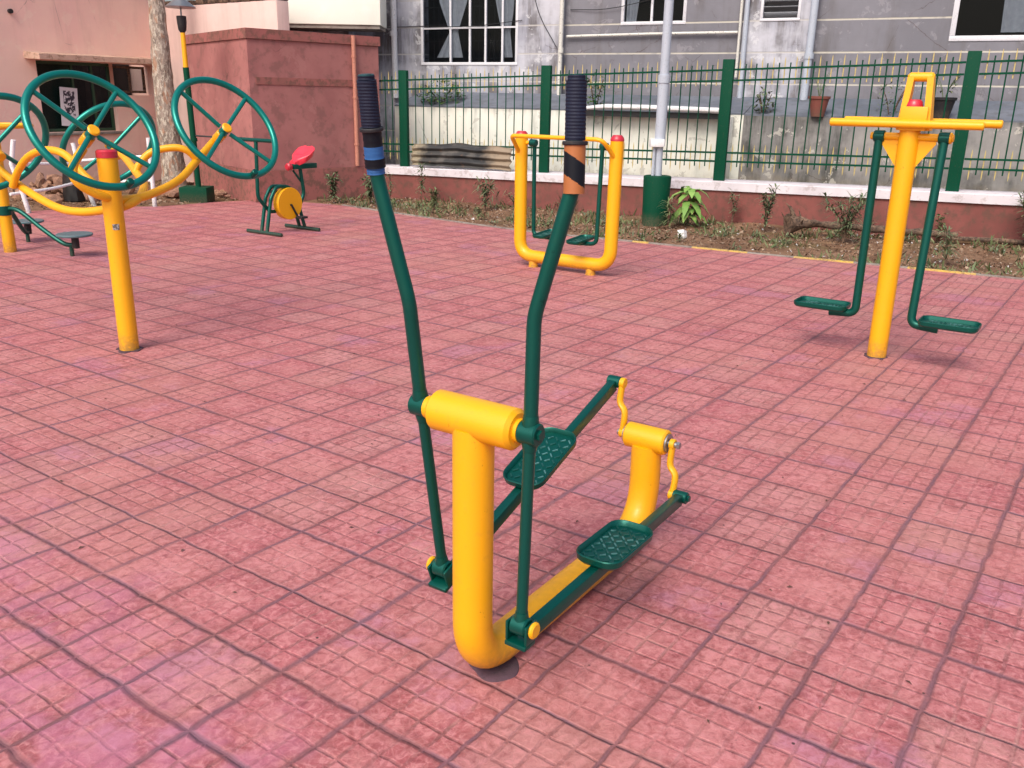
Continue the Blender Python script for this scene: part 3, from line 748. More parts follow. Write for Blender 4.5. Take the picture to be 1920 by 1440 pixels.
b = NB(); bbox(b, (.08, -.05, .81), (1.62, .1, .855), .005); obj('sill', b, CONC, w)
pp = NB(); bbox(pp, (-.155, -.004, -.3), (.155, .004, .32)); po = obj('paper_poster', pp, PAPER); 
po.location = Matrix.Translation((-7.82, 15.0, 0)) @ Matrix.Rotation(PR, 4, 'Z') @ Vector((.64, .045, 1.25)); po.rotation_euler = (0, R(4), PR)
tag(po, 'white poster with dark printed blots hung in the pink house window', 'poster')
b = NB(); cyl(b, (-.18, .01, 2.68), (-.18, -.05, 2.68), .035, 12); obj('drain_hole', b, BLK, pk)
# return wall further back
pk2 = thing('pink_side_wall', 'greyish pink rendered wall behind the tree and the garden lamp', 'wall', (-6.57, 17.05, 0), EA)
b = NB(); bbox(b, (-.3, 0, -.2), (3.3, .25, 2.95), .01); obj('wall_body', b, PINKC, pk2)
b = NB()
for k in range(12): bbox(b, (-.2+.3*k, -.01, 2.955), (-.2+.3*k+.2, .26, 3.02+.02*random.random()), .01)
obj('broken_top', b, WOODD, pk2)
b = NB(); bbox(b, (.9, -.03, .0), (1.5, -.001, 1.95)); obj('recess_shade', b, CONC, pk2)  # dark slab standing in for the shade of the recess beside the enclosure

# ================================================================== TREE
tr = thing('tree', 'mottled grey brown tree trunk in front of the pink house', 'tree', (-5.97, 15.8, 0))
b = NB(); cen = [(.0, 0, -.15, .25), (.01, 0, .1, .2), (.01, 0, .6, .185), (-.02, 0, 1.3, .175), (-.02, .02, 2.1, .15), (.0, 0, 3.0, .125), (.05, .1, 4.2, .11), (.2, .2, 5.4, .07)]
pts = spline([c[:3] for c in cen], 8); rad = [c[3] for c in cen]; rr = []
for i in range(len(pts)): 
    t = i/8; k = min(int(t), len(rad)-2); rr.append((rad[k]+(rad[k+1]-rad[k])*(t-k))*(1+.05*mnoise.noise(Vector((0, 0, t*3)))))
tube(b, pts, rr, 22)
for v in b.verts: v.co += Vector((v.co.x, v.co.y, 0)).normalized()*.022*mnoise.noise(v.co*7) if (v.co.x or v.co.y) else Vector()
obj('trunk', b, BARK, tr)
tips = []
for a, z0 in ((.4, 3.6), (2.3, 4.0), (4.1, 4.4), (5.3, 4.9), (1.3, 5.3)):
    b = NB(); e = Vector((math.cos(a)*1.5, math.sin(a)*1.5, z0+1.6)); tube(b, spline([(0, 0, z0), (math.cos(a)*.6, math.sin(a)*.6, z0+.7), e], 6), [.06-.05*i/12 for i in range(13)], 8); obj('limb', b, BARK, tr); tips.append(e)
b = NB()
for k in range(2600):
    e = random.choice(tips); p = e+Vector((random.gauss(0, .55), random.gauss(0, .55), random.gauss(.2, .4)))
    if mnoise.noise(p*1.2) < -.12: continue
    leaf(b, p, random.uniform(0, 6.28), random.uniform(-.8, .6), .16, .06)
obj('crown', b, LEAF, tr)

# ================================================================== GARDEN LAMP
la = thing('garden_lamp', 'short yellow and green lamp post with a conical grey shade', 'lamp', (-4.755, 13.45, 0))
b = NB(); bbox(b, (-.205, -.18, -.05), (.205, .18, .2), .01); obj('base', b, GRN2, la)
b = NB(); tube(b, [(0.03, 0, .2), (0, 0, 1.87)], .042, 14); cyl(b, (.025, 0, .85), (.025, 0, .9), .05, 14); pl = obj('pole', b, GRN2, la)
b = NB(); tube(b, [(0, 0, 1.87), (0, 0, 2.36)], [.036, .032], 14); tag(obj('upper_pole', b, YEL, pl), 'yellow upper length of the pole')
b = NB(); tube(b, [(0, 0, 2.33), (0, 0, 2.37), (0, 0, 2.46), (0, 0, 2.55), (0, 0, 2.555)], [.03, .055, .065, .068, .05], 16); obj('lamp_socket', b, BLK, la)
b = NB(); tube(b, [(0, 0, 2.55), (0, 0, 2.70)], .012, 8); obj('rod', b, STEEL, la)
b = NB(); tube(b, [(0, 0, 2.66), (0, 0, 2.67), (0, 0, 2.75), (0, 0, 2.80), (0, 0, 2.95)], [.205, .21, .1, .05, .045], 22); obj('lamp_shade', b, STEEL, la)
b = NB(); tube(b, [(.03, 0, .93), (.33, -.05, .92)], .012, 8); cyl(b, (.3, -.05, .9), (.36, -.05, .9), .03, 8); obj('bracket', b, BLK, la)

# ================================================================== LIGHT POLE WITH GREEN DRUM
dp = thing('light_pole', 'pale grey steel pole rising from a green painted concrete drum by the wall', 'pole', (1.86, 11.95, 0))
b = NB(); tube(b, [(0, 0, -.1), (0, 0, .02), (0, 0, .585), (0, 0, .6), (0, 0, .605)], [.168, .168, .182, .178, .16], 30); obj('drum_base', b, GRN2, dp)
b = NB(); tube(b, [(.005, 0, .6), (0, 0, .99)], .048, 14); obj('lower_pole', b, PIPEG, dp)
b = NB(); tube(b, [(0, 0, .98), (0, 0, 1.75), (0, 0, 1.755), (0, 0, 1.85), (0, 0, 1.855), (0, 0, 2.9), (0, 0, 4.4)], [.07, .07, .078, .078, .06, .058, .05], 18); obj('pole', b, PIPEG, dp)
b = NB(); bbox(b, (-.13, -.1, .97), (.05, .05, 1.07), .008); obj('clamp_box', b, WHT, dp)
b = NB(); tube(b, [(-.07, -.03, .6), (-.07, -.03, .97)], .02, 10); obj('conduit', b, PIPEG, dp)
b = NB(); tube(b, spline([(0, 0, 4.4), (-.1, -.1, 4.65), (-.5, -.5, 4.8)], 6), .03, 10); box(b, (.5, .2, .08), (-.65, -.65, 4.8), Euler((0, 0, R(45))), .02); obj('lamp_head', b, PIPEG, dp)

# ================================================================== EXERCISE MACHINES
def bolt(b, c, ax, r=.012, h=.012):
    c = Vector(c); ax = Vector(ax); tube(b, [c, c+ax*h], r, 6)
CHK = G('worn_raised_checker'); CHK = CHK.fin(CHK.mix(CHK.step(CHK.noise(CHK.pos(), 14, 2), .46, .54), (.01, .09, .075), (.09, .24, .23)), .45, .3)
def tray(par, name, c, L, Wd, rotx=0., chk=True, zr=0., rim=.018):
    """shallow foot tray, length along local y, with rim and raised checker bars"""
    rot = Euler((rotx, 0, zr)).to_matrix().to_4x4(); m = Matrix.Translation(c) @ rot
    def outline(k, n=6):
        out = []; r = .05-k
        for cx, cy, a0 in ((Wd/2-.05, L/2-.05, 0), (-Wd/2+.05, L/2-.05, 90), (-Wd/2+.05, -L/2+.05, 180), (Wd/2-.05, -L/2+.05, 270)):
            for i in range(n+1): a = R(a0+90*i/n); out.append((cx+r*math.cos(a), cy+r*math.sin(a)))
        return out
    b = NB(); rings = []
    for k, z in ((.012, -.010), (.002, 0), (0, rim), (.003, rim+.003), (.007, rim), (.012, .004)):
        rings.append([b.verts.new(m @ Vector((x, y, z))) for x, y in outline(k)])
    n = len(rings[0])
    for p, q in zip(rings, rings[1:]):
        for i in range(n): b.faces.new((p[i], p[(i+1) % n], q[(i+1) % n], q[i]))
    b.faces.new(rings[0][::-1]); b.faces.new(rings[-1])
    o = obj(name, b, GRN, par)
    if chk:
        b = NB(); 
        for i in range(5):
            for j in range(9):
                x = (i-2)*.024; y = (j-4)*.026
                if abs(x) > Wd/2-.02 or abs(y) > L/2-.025: continue
                a = R(45) if (i+j) % 2 else R(-45)
                box(b, (.018, .0042, .004), m @ Vector((x, y, .0055)), (rot @ Euler((0, 0, a)).to_matrix().to_4x4()).to_euler())
        obj('checker_tread', b, CHK, o)
    return o

# ---- cross trainer (foreground)
ct = thing('cross_trainer', 'yellow and green cross trainer with two taped upright handles, nearest the camera', 'exercise machine', (-.094, 2.08, 0), -.596)
ZC, S, L, ZR, SR, DU, DZ = .777, .169, 1.025, .405, .153, .026, .174
b = NB(); tube(b, fillet([(0, 0, ZC-.02), (0, 0, .056), (0, L+.01, .056), (0, L, ZR-.02)], [.15, .2], 12), .0535, 28)
fr = obj('frame_tube', b, YEL, ct)
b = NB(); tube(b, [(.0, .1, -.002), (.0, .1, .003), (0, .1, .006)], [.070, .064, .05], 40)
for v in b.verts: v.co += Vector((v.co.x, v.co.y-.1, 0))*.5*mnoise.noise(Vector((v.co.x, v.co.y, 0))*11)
MORT_CONTACT = m_plaster('dark_mortar_contact', (.10, .055, .075), (.08, .05, .06), (.04, .03, .035), 6, .5, False); obj('mortar_contact_pad', b, MORT_CONTACT, ct)
b = NB(); cyl(b, (-.122, 0, ZC), (.135, 0, ZC), .0525, 32, .010); cb = obj('front_bearing', b, YEL, fr)
b = NB(); cyl(b, (-S, 0, ZC), (S, 0, ZC), .021, 16); tube(b, [(.135, 0, ZC), (.145, 0, ZC)], .03, 20); tube(b, [(-.145, 0, ZC), (-.120, 0, ZC)], .03, 20); obj('axle', b, YEL, fr)
b = NB(); cyl(b, (-.078, L, ZR), (.078, L, ZR), .045, 30, .006); rb_ = obj('rear_bearing', b, YEL, fr)
b = NB(); cyl(b, (-.084, L, ZR), (-.0785, L, ZR), .033, 20); cyl(b, (.0785, L, ZR), (.084, L, ZR), .033, 20); cyl(b, (-.115, L, ZR), (.115, L, ZR), .011, 12); bolt(b, (.115, L, ZR), (1, 0, 0), .013, .01); obj('hub_seal', b, STEEL, rb_)
def crank(side, dz, du):
    x0, x1 = side*.098, side*.122
    b = NB(); pts = [Vector((x0, L, ZR)), Vector((x0, L+du*.3, ZR+dz*.42)), Vector((x1, L+du*.55, ZR+dz*.62)), Vector((x1, L+du, ZR+dz))]
    tube(b, spline(pts, 5), .0155, 12, flat=(1, .7), up0=(0, 1, 0))
    cyl(b, (x0-.009, L, ZR), (x0+.009, L, ZR), .019, 16, .002); cyl(b, (x1-.011, L+du, ZR+dz), (x1+.011, L+du, ZR+dz), .019, 16, .002)
    obj('crank', b, YEL, ct)
crank(-1, DZ, DU); crank(1, -DZ, -DU)
def handle(side, ang, h1, h2, w2, e2, h3, w3, e3, hl):
    up = Vector((0, math.sin(ang), math.cos(ang))); fwd = Vector((0, math.cos(ang), -math.sin(ang))); o = Vector((side*S, 0, ZC)); sx = Vector((side, 0, 0))
    P = lambda h, w, e: o+up*h+sx*w+fwd*e
    b = NB(); tube(b, [P(-hl, 0, 0), P(-.02, 0, 0)], .0150, 14); rod = obj('swing_rod', b, GRN, ct)
    path = fillet([P(.02, 0, 0), P(h1, -.004, 0), P(h2, w2, e2), P(h3, w3, e3)], [.22, .25], 8)
    b = NB(); tube(b, path, .0178, 18); hd = obj('handle', b, GRN, ct)
    b = NB(); cyl(b, P(0, 0, 0)-sx*.026, P(0, 0, 0)+sx*.026, .029, 26, .004); tube(b, [P(-.045, 0, 0), P(-.02, 0, 0), P(.02, 0, 0), P(.045, 0, 0)], [.0165, .021, .022, .0185], 16); bolt(b, P(0, 0, 0)+sx*.026, sx, .014, .008); obj('pivot_collar', b, GRN, hd)
    # grip and tape
    d = (P(h3, w3, e3)-P(h2, w2, e2)); T = lambda t: P(h2, w2, e2)+d*t
    dn = d.normalized(); Lg = d.length
    G0 = .115 if side < 0 else .135
    top = T(1)
    g0 = top-dn*(G0)
    pts, rs = [], []
    n = 26
    for i in range(n): pts.append(g0.lerp(top-dn*.012, i/(n-1))); rs.append(.0222+(.0008 if i % 2 else 0))
    pts += [top-dn*.0115, top-dn*.002, top]; rs += [.0195, .0195, .015]
    b = NB(); tube(b, pts, rs, 20); obj('grip', b, GRIP, hd)
    b = NB(); cyl(b, g0-dn*.010, g0-dn*.001, .028, 22, .002); obj('grip_flange', b, BLK, hd)
    if side > 0:
        b = NB(); lo = g0-dn*.112; hi = g0-dn*.010
        nseg, nl = 56, 70; rings = []
        ax = dn; ref = fwd-ax*fwd.dot(ax); ref.normalize(); bi = ax.cross(ref)
        for j in range(nl+1):
            c = hi.lerp(lo, j/nl); rings.append([b.verts.new(c+(ref*math.cos(2*math.pi*k/nseg)+bi*math.sin(2*math.pi*k/nseg))*.0235) for k in range(nseg)])
        for j in range(nl):
            for k in range(nseg):
                f = b.faces.new((rings[j][k], rings[j][(k+1) % nseg], rings[j+1][(k+1) % nseg], rings[j+1][k]))
                q = ref*math.cos(2*math.pi*(k+.5)/nseg)+bi*math.sin(2*math.pi*(k+.5)/nseg)
                # diagonal black stripe round the orange tape
                f.material_index = 1 if abs((j+.5)/nl-(.50+.15*(.83*q.x+.56*q.y))) < .24 else 0
        obj('tape_wrap', b, [TAPEO, TAPEK], hd)
    else:
        lo = g0-dn*.010
        for a, c, m, r, nm in ((0, .034, TAPEK, .0225, 'black_tape'), (.034, .062, TAPEB, .0232, 'blue_tape'), (.062, .083, TAPEK, .0245, 'black_tape'), (.083, .098, TAPEB, .0215, 'blue_tape')):
            b = NB(); k = 6; pts = [(lo-dn*a).lerp(lo-dn*c, i/k) for i in range(k+1)]; tube(b, pts, [r+.0006*math.sin(i*2.4) for i in range(k+1)], 20)
            if a == .062: tube(b, [lo-dn*.066+Vector((-.022, 0, .002)), lo-dn*.062+Vector((-.036, 0, .006))], [.003, .001], 5)
            obj(nm, b, m, hd)
    # lower joint
    j = P(-hl, 0, 0)
    b = NB(); cyl(b, j-Vector((.023, 0, 0)), j+Vector((.023, 0, 0)), .026, 24, .004); tube(b, [j, j+up*.04], [.022, .0165], 16)
    obj('lower_collar', b, GRN, rod)
    return j, rod
jL, rodL = handle(-1, -.160, .284, .589, .069, .022, .814, .060, .023, .515+.005)
jR, rodR = handle(1, .036, .284, .589, .069, .022, .814, .060, .023, .52)
for side, j, rod, e in ((-1, jL, rodL, Vector((-SR, L+DU, ZR+DZ))), (1, jR, rodR, Vector((SR, L-DU, ZR-DZ)))):
    a = j+Vector((0, .035, -.030)); d = e-a; ang = math.atan2(d.z, d.y)
    b = NB(); rot = Euler((ang, 0, math.atan2(-d.x, d.y)))
    box(b, (.03, d.length-.03, .040), (a+e)/2+Vector((0, 0, -.004)), rot, .003)
    arm = obj('pedal_arm', b, GRN, ct)
    b = NB()
    for sx in (-.029, .029): box(b, (.008, .05, .055), j+Vector((sx, 0, -.012)), Euler((ang, 0, 0)), .003)
    box(b, (.064, .05, .014), j+Vector((0, -.004, -.046)), Euler((ang, 0, 0)), .003)
    obj('yoke', b, GRN, arm)
    b = NB(); cyl(b, j+Vector((side*.033, 0, 0)), j+Vector((side*.046, 0, 0)), .022, 20, .004); tag(obj('end_cap', b, YEL, rod), 'yellow cap')
    b = NB(); cyl(b, e+Vector((-.026, 0, 0)), e+Vector((.026, 0, 0)), .021, 22, .003); bolt(b, e+Vector((.026, 0, 0)), (1, 0, 0), .012, .008); obj('rear_collar', b, GRN, arm)
    c = a.lerp(e, .495)+Vector((0, 0, .026)); tray(arm, 'pedal', c, .285, .15, ang)
    b = NB(); box(b, (.07, .12, .006), c+Vector((0, 0, -.014)), Euler((ang, 0, 0))); obj('pedal_bracket', b, GRN, arm)

# ---- air walker
aw = thing('air_walker', 'yellow U framed air walker with two hanging green foot swings', 'exercise machine', (.444, 8.29, 0), EA)
b = NB(); tube(b, fillet([(-.482, 0, 1.2), (-.474, 0, .1), (.512, 0, .1), (.522, 0, 1.2)], [.16, .16], 10), .0595, 26); obj('frame_tube', b, YEL, aw)
for x in (-.315, .315):
    b = NB(); tube(b, [(x, 0, -.01), (x, 0, .07)], [.048, .042], 20); obj('foot', b, YEL, aw)
for x in (-.482, .522):
    b = NB(); tube(b, [(x, 0, 1.2), (x, 0, 1.215), (x, 0, 1.23), (x, 0, 1.25)], [.061, .061, .055, .038], 22); obj('post_cap', b, RED, aw)
b = NB(); tube(b, fillet([(-.482, -.04, 1.06), (-.455, -.21, 1.215), (.49, -.21, 1.215), (.522, -.04, 1.06)], [.05, .08], 6), .019, 14); obj('hand_rail', b, YEL, aw)
for sd_, x, px, rock in ((1, -.35, -.2, .02), (-1, .395, .23, -.03)):
    b = NB(); tube(b, fillet([(x, rock, 1.15), (x, rock*2, .30), (x+sd_*.2, rock*2, .285)], .06, 8), .0195, 14); a_ = obj('swing_arm', b, GRN, aw)
    b = NB(); cyl(b, (x-.035, 0, 1.148), (x+.035, 0, 1.148), .033, 20, .004); obj('pivot_collar', b, GRN, a_)
    b = NB(); cyl(b, (x, 0, 1.148), (-.43 if x < 0 else .47, 0, 1.148), .018, 14); obj('axle_stub', b, YEL, aw)
    tray(a_, 'pedal', (px, rock*2, .315), .34, .15, R(4), True)

# ---- double pendulum stepper on the right
pw = thing('pendulum_trainer', 'single yellow post trainer with crossbar handles and two green outward foot plates', 'exercise machine', (2.342, 5.507, 0), EA)
b = NB(); tube(b, [(0, 0, -.02), (0, 0, 1.53)], .0585, 30); po_ = obj('post', b, YEL, pw)
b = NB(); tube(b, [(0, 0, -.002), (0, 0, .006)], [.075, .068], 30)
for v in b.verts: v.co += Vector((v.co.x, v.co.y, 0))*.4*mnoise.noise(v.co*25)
obj('mortar_contact_pad', b, MORT_CONTACT, pw)
b = NB(); tube(b, [(0, 0, 1.53), (0, 0, 1.54), (0, 0, 1.562), (0, 0, 1.575)], [.052, .052, .046, .034], 20); obj('post_cap', b, RED, pw)
for s0, s1, u, z in ((-.45, .405, -.085, 1.437), (-.41, .475, .085, 1.447)):
    b = NB(); cyl(b, (s0, u, z), (s1, u, z), .0235, 16, .006); obj('handle_bar', b, YEL, pw)
b = NB()
for sx in (-1, 1):
    x0 = .02+sx*.075
    v = [(x0-.018, -.05), (x0+.018, -.05), (x0+.018, .05), (x0-.018, .05)]
    pr_ = [b.verts.new((x+0*sx, y, 1.40)) for x, y in v]; pt_ = [b.verts.new((x-sx*.022, y*.55, 1.70)) for x, y in v]
    for k in range(4): b.faces.new((pr_[k], pr_[(k+1) % 4], pt_[(k+1) % 4], pt_[k]))
    b.faces.new(pr_); b.faces.new(pt_)
    if sx < 0: pass
obj('side_plate', b, YEL, pw)
b = NB(); bbox(b, (-.055, -.075, 1.40), (.095, -.052, 1.535), .004); obj('front_plate', b, YEL, pw)
b = NB(); cyl(b, (-.055, 0, 1.70), (.092, 0, 1.70), .026, 16, .012); obj('top_grip', b, YEL, pw)
b = NB(); cyl(b, (-.22, 0, 1.362), (.245, 0, 1.362), .022, 18, .003); cyl(b, (.218, 0, 1.362), (.236, 0, 1.362), .032, 18, .003); obj('axle', b, YEL, pw)
for sx in (-1, 1):
    b = NB()
    for dy in (-.004, .004): pass
    pl_ = [(sx*.055, 1.345), (sx*.155, 1.342), (sx*.155, 1.325), (sx*.058, 1.19)]
    a = [b.verts.new((x, -.005, z)) for x, z in pl_]; c = [b.verts.new((x, .005, z)) for x, z in pl_]
    b.faces.new(a); b.faces.new(c[::-1])
    for k in range(4): b.faces.new((a[k], a[(k+1) % 4], c[(k+1) % 4], c[k]))
    obj('gusset', b, YEL, pw)
for sx, x, ys, zb in ((-1, -.17, -.02, .262), (1, .195, -.10, .262)):
    b = NB(); xb = x*.96+.0; tube(b, fillet([(x, 0, 1.34), (xb, ys, zb), (xb+sx*.16, ys, zb-.01)], .055, 8), .0255, 16); a_ = obj('swing_arm', b, GRN, pw)
    b = NB(); cyl(b, (x-.032, 0, 1.362), (x+.032, 0, 1.362), .034, 22, .005); obj('pivot_collar', b, GRN, a_)
    tray(a_, 'foot_plate', (xb+sx*.215, ys+.01, zb+.022), .335, .215, 0, True, math.pi/2, .022)

# ---- exercise bike
BA = -math.atan2(.562, .827)
bk = thing('exercise_bike', 'small green fixed exercise bike with a red saddle and yellow disc cover', 'exercise bike', (-2.863, 10.17, 0), BA)
for y in (0, .575):
    b = NB(); cyl(b, (-.29, y, .022), (.29, y, .022), .022, 14, .004); obj('foot_bar', b, GRN, bk)
b = NB()
for x in (-.045, .045):
    tube(b, fillet([(x, 0, .03), (x, .085, .40), (x, .17, .53), (x, .36, .52), (x, .47, .38), (x, .575, .03)], [.1, .1, .12, .12], 6), .021, 12)
obj('leg_frame', b, GRN, bk)
b = NB(); tube(b, fillet([(0, -.035, 1.03), (0, -.06, .42), (0, .10, .25), (0, .45, .24)], [.14, .1], 8), .021, 12); obj('handle_stem', b, GRN, bk)
b = NB(); cyl(b, (-.34, -.035, 1.045), (.30, -.035, 1.045), .022, 14, .004); obj('handle_bar', b, GRN, bk)
b = NB(); cyl(b, (.0, .335, .33), (.088, .335, .33), .182, 40, .004); obj('disc_cover', b, YEL, bk)
b = NB(); cyl(b, (.092, .335, .315), (.10, .335, .315), .012, 10); tube(b, [(.1, .335, .32), (.1, .42, .18)], .012, 8); fc = obj('foot_crank', b, BLK, bk)
for px_, py_, pz_ in ((.16, .43, .17), (-.10, .25, .46)):
    b = NB(); box(b, (.1, .1, .025), (px_, py_, pz_), None, .004); obj('foot_pedal', b, BLK, fc)
b = NB(); tube(b, fillet([(0, .54, .26), (0, .63, .42), (0, .59, .70)], [.15], 7), .022, 12); tube(b, [(0, .60, .55), (0, .48, .69)], .013, 8); obj('seat_stem', b, GRN, bk)
b = NB(); box(b, (.09, .36, .06), (0, .64, .735), None, .008); obj('seat_slide', b, GRN, bk)
b = NB(); tube(b, [(0, .455, .735), (0, .44, .735), (0, .40, .735), (0, .385, .735)], [.02, .042, .044, .03], 16); obj('adjuster_knob', b, RED, bk)
b = NB(); rows = []
for i in range(15):
    t = i/14; y = .47+.27*t; w = .045+.10*(1/(1+math.exp(-(t-.34)*14))); w *= math.sqrt(max(0, 1-max(0, (t-.82)/.2)**2)) if t > .82 else 1
    z0 = .77+.15*t**1.1; row = []
    for k in range(13):
        a = math.pi*k/12; row.append(b.verts.new((math.cos(a)*w, y, z0+math.sin(a)*.035-(.03*math.exp(-((t-.62)/.2)**2)*math.sin(a)**3)+.035*abs(math.cos(a))**2*t)))
    for k in range(5): row.append(b.verts.new((-w+2*w*(k+1)/6, y, z0-.055)))
    rows.append(row)
for p, q in zip(rows, rows[1:]):
    for k in range(len(p)): b.faces.new((p[k], p[(k+1) % len(p)], q[(k+1) % len(p)], q[k]))
b.faces.new(rows[0]); b.faces.new(rows[-1]); obj('saddle', b, PINKRED, bk, sharp=60)

# ---- tai chi wheels
tw = thing('wheel_station', 'yellow post and wavy tube stand carrying four big teal spoked spinning wheels', 'exercise machine', (-2.395, 5.335, 0))
b = NB(); tube(b, [(-2.395, 5.335, -.02), (-2.395, 5.335, 1.165)], .0575, 26); obj('post', b, YEL, tw, True)
b = NB(); tube(b, [(-2.395, 5.335, z) for z in (1.165, 1.2, 1.21)], [.061, .06, .05], 22); obj('post_cap', b, RED, tw, True)
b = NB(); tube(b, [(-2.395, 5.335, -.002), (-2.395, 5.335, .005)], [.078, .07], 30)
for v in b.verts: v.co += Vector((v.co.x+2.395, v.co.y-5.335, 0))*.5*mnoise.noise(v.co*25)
obj('mortar_contact_pad', b, MORT_CONTACT, tw, True)  # dark ring added as contact shade at the post foot, not mortar
b = NB(); a0 = math.atan2(-5.335, 2.395)
for k in range(5):
    pass
v0, v1 = [], []
for k in range(6):
    a = a0-.25+k*.13; v0.append(b.verts.new((-2.395+.0585*math.cos(a), 5.335+.0585*math.sin(a), .75))); v1.append(b.verts.new((-2.395+.0585*math.cos(a), 5.335+.0585*math.sin(a), .785)))
for k in range(5): b.faces.new((v0[k], v0[k+1], v1[k+1], v1[k]))
STK = G('grey_sticker'); STK = STK.fin(STK.mix(STK.step(STK.noise(STK.map(STK.pos(), (60, 60, 60)), 1., 2), .48, .52), (.14, .13, .12), (.42, .4, .38)), .5)
obj('sticker', b, STK, tw, True)
TUBES = {
 'a': [(-3.525, 6.1, 1.115), (-3.441, 6.05, 1.023), (-3.202, 5.9, 0.906), (-2.921, 5.7, 0.827), (-2.699, 5.55, 0.819), (-2.486, 5.45, 0.848), (-2.357, 5.42, 0.877), (-2.318, 5.55, 0.915), (-2.365, 5.75, 0.976), (-2.507, 6.0, 1.02), (-2.778, 6.5, 1.068), (-3.0, 6.93, 1.08)],
 'g': [(-2.09, 6.34, 1.22), (-2.152, 6.15, 1.103), (-2.198, 5.9, 0.99), (-2.278, 5.6, 0.926), (-2.365, 5.45, 0.911), (-2.4, 5.28, 0.941), (-2.476, 5.22, 0.989), (-2.535, 5.2, 1.053), (-2.555, 5.25, 1.127), (-2.541, 5.36, 1.21)],
 'b': [(-3.289, 5.9, 0.928), (-3.231, 5.87, 1.017), (-3.117, 5.8, 1.117), (-2.973, 5.7, 1.171), (-2.823, 5.6, 1.18), (-2.722, 5.55, 1.143), (-2.591, 5.45, 1.046), (-2.451, 5.4, 0.959)],
 'd': [(-2.517, 6.0, 1.02), (-2.49, 6.02, 1.081), (-2.413, 6.05, 1.156), (-2.28, 6.08, 1.184), (-2.2, 6.1, 1.167), (-2.151, 6.13, 1.111)]}
for k, pts in TUBES.items():
    b = NB(); tube(b, spline(pts, 6), .026 if k in 'ag' else .0235, 16); obj('arm_tube', b, YEL, tw, True)
def wheel(c, e1, e2, rad, tr_=.0235, knob=None, flip=1):
    c, e1, e2 = Vector(c), Vector(e1).normalized(), Vector(e2); e2 = (e2-e1*e2.dot(e1)).normalized(); n = e1.cross(e2).normalized()*flip
    b = NB(); N = 72; tube(b, [c+e1*math.cos(2*math.pi*k/N)*rad+e2*math.sin(2*math.pi*k/N)*rad for k in range(N)], tr_, 12, closed=True, up0=n)
    w_ = obj('wheel_rim', b, GRNW, tw, True)
    dip = -n*.03
    for d in (e1, -e1, e2, -e2):
        b = NB(); tube(b, [c+d*rad, c+d*.04+dip], .0150, 10); obj('spoke', b, GRNW, w_, True)
    b = NB(); cyl(b, c+dip-n*.03, c+dip+n*.022, .030, 18, .004); hb = obj('hub', b, GRNW, w_, True)
    b = NB(); cyl(b, c+dip+n*.022, c+dip+n*.040, .036, 20, .007); obj('hub_cap', b, YEL, hb, True)
    b = NB(); cyl(b, c+dip-n*.115, c+dip-n*.032, .036, 18, .005); obj('bearing', b, YEL, tw, True)
    if knob is not None:
        p = c+e1*math.cos(knob)*rad+e2*math.sin(knob)*rad; b = NB(); cyl(b, p, p+n*.06, .022, 14, .004); obj('knob', b, GRN, w_, True)
wheel((-2.448, 5.323, 1.318), (.722, .357, -.592), (.087, .803, .59),   .368, .0225, R(-38))
wheel((-1.968, 6.256, 1.311), (.714, .284, -.64), (.151, .83, .537),   .368, .0225, R(-38))
E1B, E2B = (.705, .251, .663), (.178, .842, -.509)      # back pair faces the other way
for c in ((-3.14, 7.06, 1.138), (-3.46, 6.01, 1.186)): wheel(c, E1B, E2B,   .368, .0225)

# ---- waist twister at the far left
DISC = paint('blue_grey_disc', (.10, .17, .19), .4, .2, 0, .2)
ws = thing('standing_twister', 'yellow post with green arms reaching to low round foot discs, at the left edge', 'exercise machine', (-4.989, 8.736, 0))
b = NB(); tube(b, [(0, 0, -.02), (0, 0, 1.27)], .0575, 24); obj('post', b, YEL, ws)
b = NB(); N = 40; tube(b, [(.34*math.cos(6.283*k/N), .34*math.sin(6.283*k/N), 1.2) for k in range(N)], .02, 10, closed=True)
for a in (.3, 2.4, 4.5): tube(b, [(0, 0, 1.17), (.34*math.cos(a), .34*math.sin(a), 1.2)], .016, 8)
obj('hand_ring', b, YEL, ws)
b = NB(); cyl(b, (0, 0, .36), (0, 0, .45), .066, 22, .004); obj('clamp_sleeve', b, GRN, ws)
for dx, dy in ((.75, -.19), (-.15, .65), (-.5, -.6)):
    d = Vector((dx, dy, 0)); e = d*.87
    b = NB(); tube(b, spline([(0, 0, .42), tuple(d*.22+Vector((0, 0, .41))), tuple(d*.55+Vector((0, 0, .24))), tuple(d*.82+Vector((0, 0, .12))), tuple(d*.98+Vector((0, 0, .11)))], 6), .022, 12); ar = obj('arm', b, GRN, ws)
    b = NB(); cyl(b, d*.93+Vector((0, 0, -.01)), d*.93+Vector((0, 0, .11)), .02, 12); obj('leg', b, GRN, ar)
    b = NB(); cyl(b, d+Vector((0, 0, .08)), d+Vector((0, 0, .2)), .034, 14, .004); obj('bearing', b, BLK, ar)
    b = NB(); cyl(b, d+Vector((0, 0, .2)), d+Vector((0, 0, .222)), .165, 32, .006); obj('foot_disc', b, DISC, ar)

